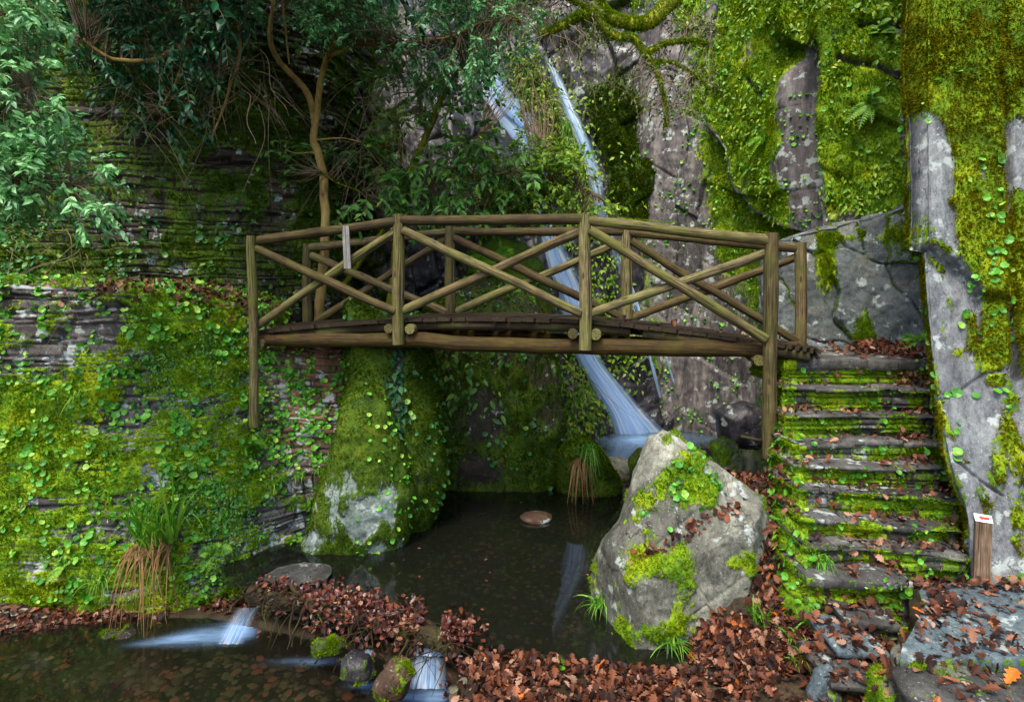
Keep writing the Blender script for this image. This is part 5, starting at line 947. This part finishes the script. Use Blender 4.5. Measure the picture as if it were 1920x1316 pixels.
def moss_limb(parent, limbs, n, size, mat):
    for q, r in limbs:
        m = max(20, int(n * len(q) * r.mean() * 3)); i = RNG.integers(0, len(q) - 1, m); f = RNG.random((m, 1)); c = q[i] * (1 - f) + q[i + 1] * f; d = rdir(m); t = unit(q[i + 1] - q[i]); d = unit(d - t * np.sum(d * t, 1, keepdims=True) + [0, 0, .35])
        V, Fa = scatter(TUFT[0], TUFT[1], c + d * r[i][:, None] * .95, d + rdir(m) * .4 + [0, 0, -.2], rdir(m), size * RNG.uniform(.5, 1.3, m)); mk('moss', V, [Fa], mat, parent, smooth=False, kind='stuff')
def tree(name, limbs, bark, label, cat, part='trunk'):
    b = limbs[0][0][0]; o = empty(name, b, label=label, cat=cat)
    for i, (q, r) in enumerate(limbs): MB().tube(q, r, 9).build(part if i == 0 else 'limb', bark, o)
    return o
# forked sapling behind the bridge
T1 = [limb([(592, 640), (600, 560), (607, 470), (610, 400), (609, 330), (596, 285), (588, 262), (594, 215), (602, 160), (614, 110), (628, 60), (640, -40), (650, -200)], 8.3, .070, .028, 40), limb([(590, 235), (575, 175), (548, 142), (520, 112), (510, 80), (508, 40), (514, -20), (520, -160)], [8.3, 8.25, 8.2, 8.15, 8.1, 8.1, 8.1, 8.0], .045, .024, 30), limb([(614, 110), (660, 90), (740, 80), (830, 70), (920, 40)], [8.3, 8.1, 7.9, 7.7, 7.5], .025, .01), limb([(640, -40), (740, -60), (860, -20), (960, 30)], [8.2, 7.8, 7.5, 7.3], .03, .01), limb([(514, -20), (440, 10), (380, 50)], [8.1, 7.8, 7.5], .02, .01),
      limb([(640, -40), (560, -220), (400, -350)], [8.2, 7.6, 7], .03, .015), limb([(650, -200), (800, -320), (900, -360)], [8.2, 7.4, 6.8], .03, .015), limb([(588, 262), (640, 258), (700, 275)], [8.3, 8.2, 8.1], .012, .005), limb([(592, 285), (560, 290), (535, 282)], [8.3, 8.25, 8.2], .009, .005)]
t1 = tree('forked_tree', T1, M_bark, 'slender forked tree with pale bark behind the bridge railing', 'tree')
crown(t1, np.concatenate([spray_pts([(560, -60), (900, -60), (1010, 30), (965, 95), (890, 150), (830, 120), (760, 110), (690, 70), (620, 60), (560, 50)], (7.0, 8.5), 520, 1, .40), spray_pts([(548, 0), (660, 0), (680, 60), (640, 70), (548, 50)], (7.6, 8.4), 50, 2, .3), spray_pts([(330, -80), (490, -80), (480, 40), (400, 55)], (7.0, 8.2), 90, 3, .42), spray_pts([(720, 80), (900, 60), (930, 140), (830, 170), (740, 150)], (8, 8.8), 70, 6, .42)]), T1, .30, 15, .074, LEAF, M_canopy, .3, seed=4)
crown(t1, spray_pts([(150, -620), (640, -620), (640, -70), (100, -70)], (5.6, 8.6), 110, 5, .42, .9), T1, .6, 12, .17, LEAF6, M_canopy, .3, seed=5, name='shade_crown')  # unseen leaves above the frame, added to shade the back wall
# mossy twin stemmed tree in the middle
T2 = [limb([(728, 620), (738, 520), (745, 430), (752, 380), (768, 325), (795, 262), (812, 220), (838, 165), (870, 118), (900, 60)], 8.9, .075, .025, 36), limb([(800, 255), (788, 190), (778, 120), (780, 40)], 8.9, .03, .014), limb([(752, 380), (810, 348), (850, 320), (900, 335), (970, 320)], [8.9, 8.7, 8.5, 8.4, 8.3], .03, .008), limb([(745, 420), (690, 370), (650, 350), (600, 320)], [8.9, 8.6, 8.4, 8.2], .022, .008), limb([(640, 540), (668, 500), (690, 470), (720, 430)], [8.6, 8.6, 8.7, 8.8], .04, .03)]
t2 = tree('mossy_stemmed_tree', T2, M_barkm, 'leaning moss covered tree in front of the grey rock behind the bridge', 'tree')
crown(t2, np.concatenate([spray_pts([(630, 280), (700, 260), (760, 330), (900, 230), (980, 250), (1000, 340), (900, 400), (760, 395), (640, 400)], (8.0, 8.9), 190, 11, .43), spray_pts([(700, 130), (900, 110), (900, 220), (800, 230), (720, 230)], (8.4, 9.2), 60, 12, .46), spray_pts([(450, 285), (560, 275), (690, 285), (680, 330), (540, 340), (460, 320)], (8.35, 8.7), 40, 13, .3)]), T2, .34, 9, .135, LEAF6, M_mid, .45, seed=14)
# shrub on the rock between the falls
T3 = [limb([(920, 520), (930, 440), (950, 380), (985, 320), (1020, 290)], 9.6, .04, .012), limb([(950, 400), (1020, 370), (1080, 350), (1120, 370)], [9.5, 9.4, 9.3, 9.2], .025, .008), limb([(930, 430), (890, 370), (880, 300), (900, 250)], 9.5, .025, .008)]
t3 = tree('yellow_green_shrub', T3, M_barkm, 'yellow green shrub above the middle of the bridge in front of the waterfall', 'shrub', 'stem')
crown(t3, np.concatenate([spray_pts([(850, 270), (930, 240), (990, 260), (1050, 280), (1110, 320), (1150, 390), (1090, 410), (1030, 400), (900, 420), (850, 350)], (8.9, 9.6), 420, 21, .38), spray_pts([(950, 100), (1010, 110), (1040, 200), (1040, 270), (985, 240)], (10.6, 11.2), 80, 22, .35)]), T3, .34, 12, .095, LEAF, M_yel, .35, seed=23)
# dark broad leaved shrub, upper left
T4 = [limb([(560, -420), (500, -200), (430, -40), (360, 60), (290, 110), (210, 110), (150, 70)], [7.6, 7.5, 7.4, 7.2, 7.1, 7.0, 6.9], .06, .012, 30), limb([(430, -40), (450, 80), (430, 170), (400, 260)], [7.4, 7.4, 7.5, 7.6], .03, .01), limb([(360, 60), (330, 150), (300, 210)], [7.2, 7.4, 7.5], .02, .008), limb([(500, -200), (530, 0), (540, 120)], [7.5, 7.7, 7.8], .03, .01)]
t4 = tree('broad_leaved_shrub', T4, M_bark, 'dark shrub with long drooping leaves overhanging the shaded wall at upper left', 'shrub', 'stem')
crown(t4, np.concatenate([spray_pts([(110, 20), (230, -20), (420, -40), (450, -40), (440, 60), (420, 110), (380, 150), (320, 180), (230, 180), (170, 120), (110, 70)], (6.8, 7.6), 210, 31, .42), spray_pts([(180, 150), (400, 130), (420, 190), (360, 240), (260, 230)], (7.5, 7.8), 26, 32, .42)]), T4, .36, 15, .100, LEAF6, M_dkleaf, .55, seed=33, side=.7)
crown(t4, spray_pts([(-100, -620), (700, -620), (680, -60), (100, -60)], (5.8, 7.6), 190, 34, .40, .8), T4, .7, 11, .26, LEAF6, M_dkleaf, .5, seed=35, name='shade_crown')  # more out-of-frame leaves, added to keep sun off the back wall
# pale leaved shrub at the left edge
T5 = [limb([(-420, 520), (-300, 400), (-160, 300), (-40, 220), (60, 160)], [5.0, 4.9, 4.8, 4.7, 4.6], .04, .01), limb([(-300, 400), (-120, 360), (40, 340), (150, 350)], [4.9, 4.8, 4.7, 4.6], .03, .008), limb([(-160, 300), (-80, 100), (0, 0), (60, -60)], [4.8, 4.8, 4.7, 4.7], .03, .008)]
t5 = tree('pale_leaved_shrub', T5, M_twig, 'pale bluish green small leaved shrub reaching in from the left edge', 'shrub', 'stem')
crown(t5, np.concatenate([spray_pts([(-160, -80), (70, -80), (100, 60), (85, 150), (140, 200), (130, 270), (190, 300), (225, 370), (190, 410), (130, 430), (80, 380), (-10, 410), (-160, 430)], (4.3, 5.2), 560, 41, .36, 1.9), spray_pts([(-100, -40), (70, -40), (60, 130), (20, 230), (120, 330), (60, 380), (-100, 390)], (4.3, 4.9), 240, 42, .25)]), T5, .17, 12, .072, LEAF6, M_blue, .3, seed=43, out=(.25, -.1, -.1), twig_r=.0025)
# moss covered limb hanging in at the top
T6 = [limb([(1720, -620), (1560, -320), (1400, -120), (1290, -25), (1240, 30), (1205, 52), (1165, 40), (1130, 24), (1095, 22), (1060, 40), (1010, 60)], [7.4, 7.3, 7.2, 7.1, 7.0, 7.0, 7.0, 7.0, 6.95, 6.9, 6.9], .11, .035, 50, .03), limb([(1118, 24), (1135, 50), (1160, 68), (1190, 72), (1205, 95), (1222, 120), (1240, 160), (1247, 205), (1250, 240)], 6.95, .05, .012, 30), limb([(1215, 100), (1250, 85), (1290, 78), (1330, 85)], 6.95, .03, .008), limb([(1165, 40), (1130, 10), (1125, -40)], 7.0, .04, .02), limb([(1222, 120), (1260, 120), (1300, 140), (1330, 170)], 6.95, .016, .006), limb([(1130, 24), (1080, 5), (1030, -20)], [7, 6.9, 6.8], .025, .01)]
t6 = tree('moss_covered_tree', T6, M_barkm, 'crooked moss covered tree limb hanging into the top of the frame', 'tree', 'limb')
moss_limb(t6, T6, 900, .028, M_moss); moss_limb(t2, T2, 300, .03, M_mossdk)
crown(t6, np.concatenate([spray_pts([(960, -40), (1090, -40), (1130, 60), (1100, 120), (1020, 120), (960, 60)], (6.6, 7.4), 90, 51, .40), spray_pts([(1080, 60), (1340, 20), (1350, 170), (1270, 230), (1180, 210), (1100, 140)], (6.7, 7.3), 110, 52, .45)]), T6, .22, 11, .05, LEAF, M_olive, .55, seed=53)
# ivy, bramble and bare vines
def hanging(name, s, n, w_, leaf, tmpl, mat, label, cat, out=.05, dn_=.6):
    p, nn = s.sample(n, w_); p = p + nn * RNG.uniform(.2, 1.2, (n, 1)) * out; V, Fa = scatter(tmpl[0], tmpl[1], p, np.array([0, -.1, -dn_]) + rdir(n) * .6, nn + [0, -.2, .5] + rdir(n) * .4, leaf * RNG.uniform(.5, 1.1, n)); mk(name, V, [Fa], mat, smooth=False, label=label, cat=cat)
hanging('ivy', rib, 260, B(rib, [(745, 700, 16, 70, 1), (750, 790, 12, 40, .6)]), .12, LEAF, M_ivy, 'dark strand of ivy hanging down the rock rib beneath the bridge', 'ivy')
hanging('hanging_shrub', mid, 260, B(mid, [(860, 690, 50, 50, 1), (900, 760, 40, 20, .6), (1000, 690, 30, 20, .3)]), .15, LEAF6, M_mid, 'leafy shrub hanging over the mossy bluff under the bridge', 'shrub', .12)
hanging('creeper', flk, 130, clumps(flk, 3, .4, 77) + .1, .07, LEAF, M_fern, 'green creeper leaves on the left flank of the stairs', 'creeper')
hanging('creeper', lw, 2600, B(lw, [(90, 1080, 100, 60, .5), (430, 1080, 60, 40, .5), (420, 960, 90, 80, 1.), (380, 780, 90, 120, .8), (310, 640, 60, 60, .6)]) * (.1 + clumps(lw, 3, .46, 79)), .042, LEAF, M_penny2, 'small leaved creeper at the foot of the left wall', 'creeper')
hanging('low_plants', fl, 4200, B(fl, [(1090, 740, 40, 100, 1), (1170, 640, 40, 60, .6), (1125, 560, 30, 90, .6), (1070, 310, 40, 120, .8), (985, 170, 40, 60, .5), (930, 580, 50, 60, .5), (1185, 300, 60, 120, .03)]), .12, LEAF, M_yel, 'green plants clinging to the wet cliff beside the falls', 'plants', .08)
hanging('low_plants', rc, 2600, (clumps(rc, 1.8, .5, 78) + .1) * (rc.A['moss'] > .45) * (rc.py < 470) * (rc.py > -50), .09, LEAF, M_yel, 'small leafy plants growing in the moss of the right cliff', 'plants', .05)
def vines(x0, x1, y0, y1, d, n, L, label, seed):
    rg = np.random.default_rng(seed); mb = MB(); C = P((x0 + x1) / 2, (y0 + y1) / 2, d)
    for k in range(n):
        a = P(rg.uniform(x0, x1), rg.uniform(y0, y1), d + rg.uniform(-.3, .3)); dr = unit(rdir(1, rg)[0] * [1, .4, .6] + [0, 0, -.5]); l = L * rg.uniform(.4, 1.2); t = np.linspace(0, 1, 12)[:, None]
        q = a + dr * l * t + rdir(1, rg) * .16 * l * np.sin(t * rg.uniform(1, 3.5)) + rdir(1, rg) * .05 * l * np.sin(t * rg.uniform(5, 9)) - np.array([0, 0, 1]) * .3 * l * t ** 2
        mb.tube(q, np.linspace(.004, .0016, 12) * rg.uniform(.6, 1.5), 4, caps=False)
    mb.build('bare_vine', M_twig, label=label, cat='vine', org=C)
vines(380, 520, 60, 200, 7.3, 60, .8, 'tangle of bare pale twigs left of the forked tree', 1); vines(220, 330, 150, 250, 7.2, 26, .7, 'sparse bare twigs hanging below the broad leaved shrub', 2); vines(640, 780, 80, 330, 8.3, 70, .9, 'grey bare twigs between the forked tree and the mossy tree', 3); vines(0, 170, 430, 520, 6.4, 22, .7, 'bare arching twigs below the pale shrub on the left ledge', 4); vines(1050, 1110, 650, 720, 9.2, 16, .7, 'bare roots hanging beside the waterfall under the bridge', 5); vines(650, 730, 600, 700, 7.2, 14, .5, 'thin stems on the rock rib under the bridge', 6); vines(960, 1100, 60, 250, 8.5, 30, .7, 'fine bare twigs in front of the upper fall', 7)
b0 = at(1395, 820)[0]; MB().tube(cr([P(1390, 818, 6.0), P(1430, 826, 5.9), P(1475, 829, 5.7), P(1520, 834, 5.6)], 14), np.linspace(.02, .012, 14), 8).build('branch', M_dark, label='dark stick lying level from the post foot to the stairs', cat='branch')
# moss on the sunny top of the right hand rails
for (x1, y1, x2, y2), D_, n_ in (((1110, 412, 1300, 428), dn, 900), ((1330, 432, 1440, 444), dn, 220), ((600, 460, 830, 434), df, 260)):
    f = RNG.random(n_) ** 1.3; a_, b_ = P(x1, y1, float(D_(x1))), P(x2, y2, float(D_(x2))); c = a_ + (b_ - a_) * f[:, None]; kp = fbm(c, 6, 3, 88) > .47; c = c[kp]; m_ = len(c)
    d = unit(RNG.normal(size=(m_, 3)) * [.2, .5, .25] + [0, -.15, 1]); V, Fa = scatter(TUFT[0], TUFT[1], c + d * .046 - [0, 0, .006], d + rdir(m_) * .5, rdir(m_), .014 * RNG.uniform(.5, 1.3, m_)); mk('moss', V, [Fa], M_moss, bridge, smooth=False, kind='stuff')
print('FACES', sum(len(o.data.polygons) for o in bpy.data.objects if o.type == 'MESH'))
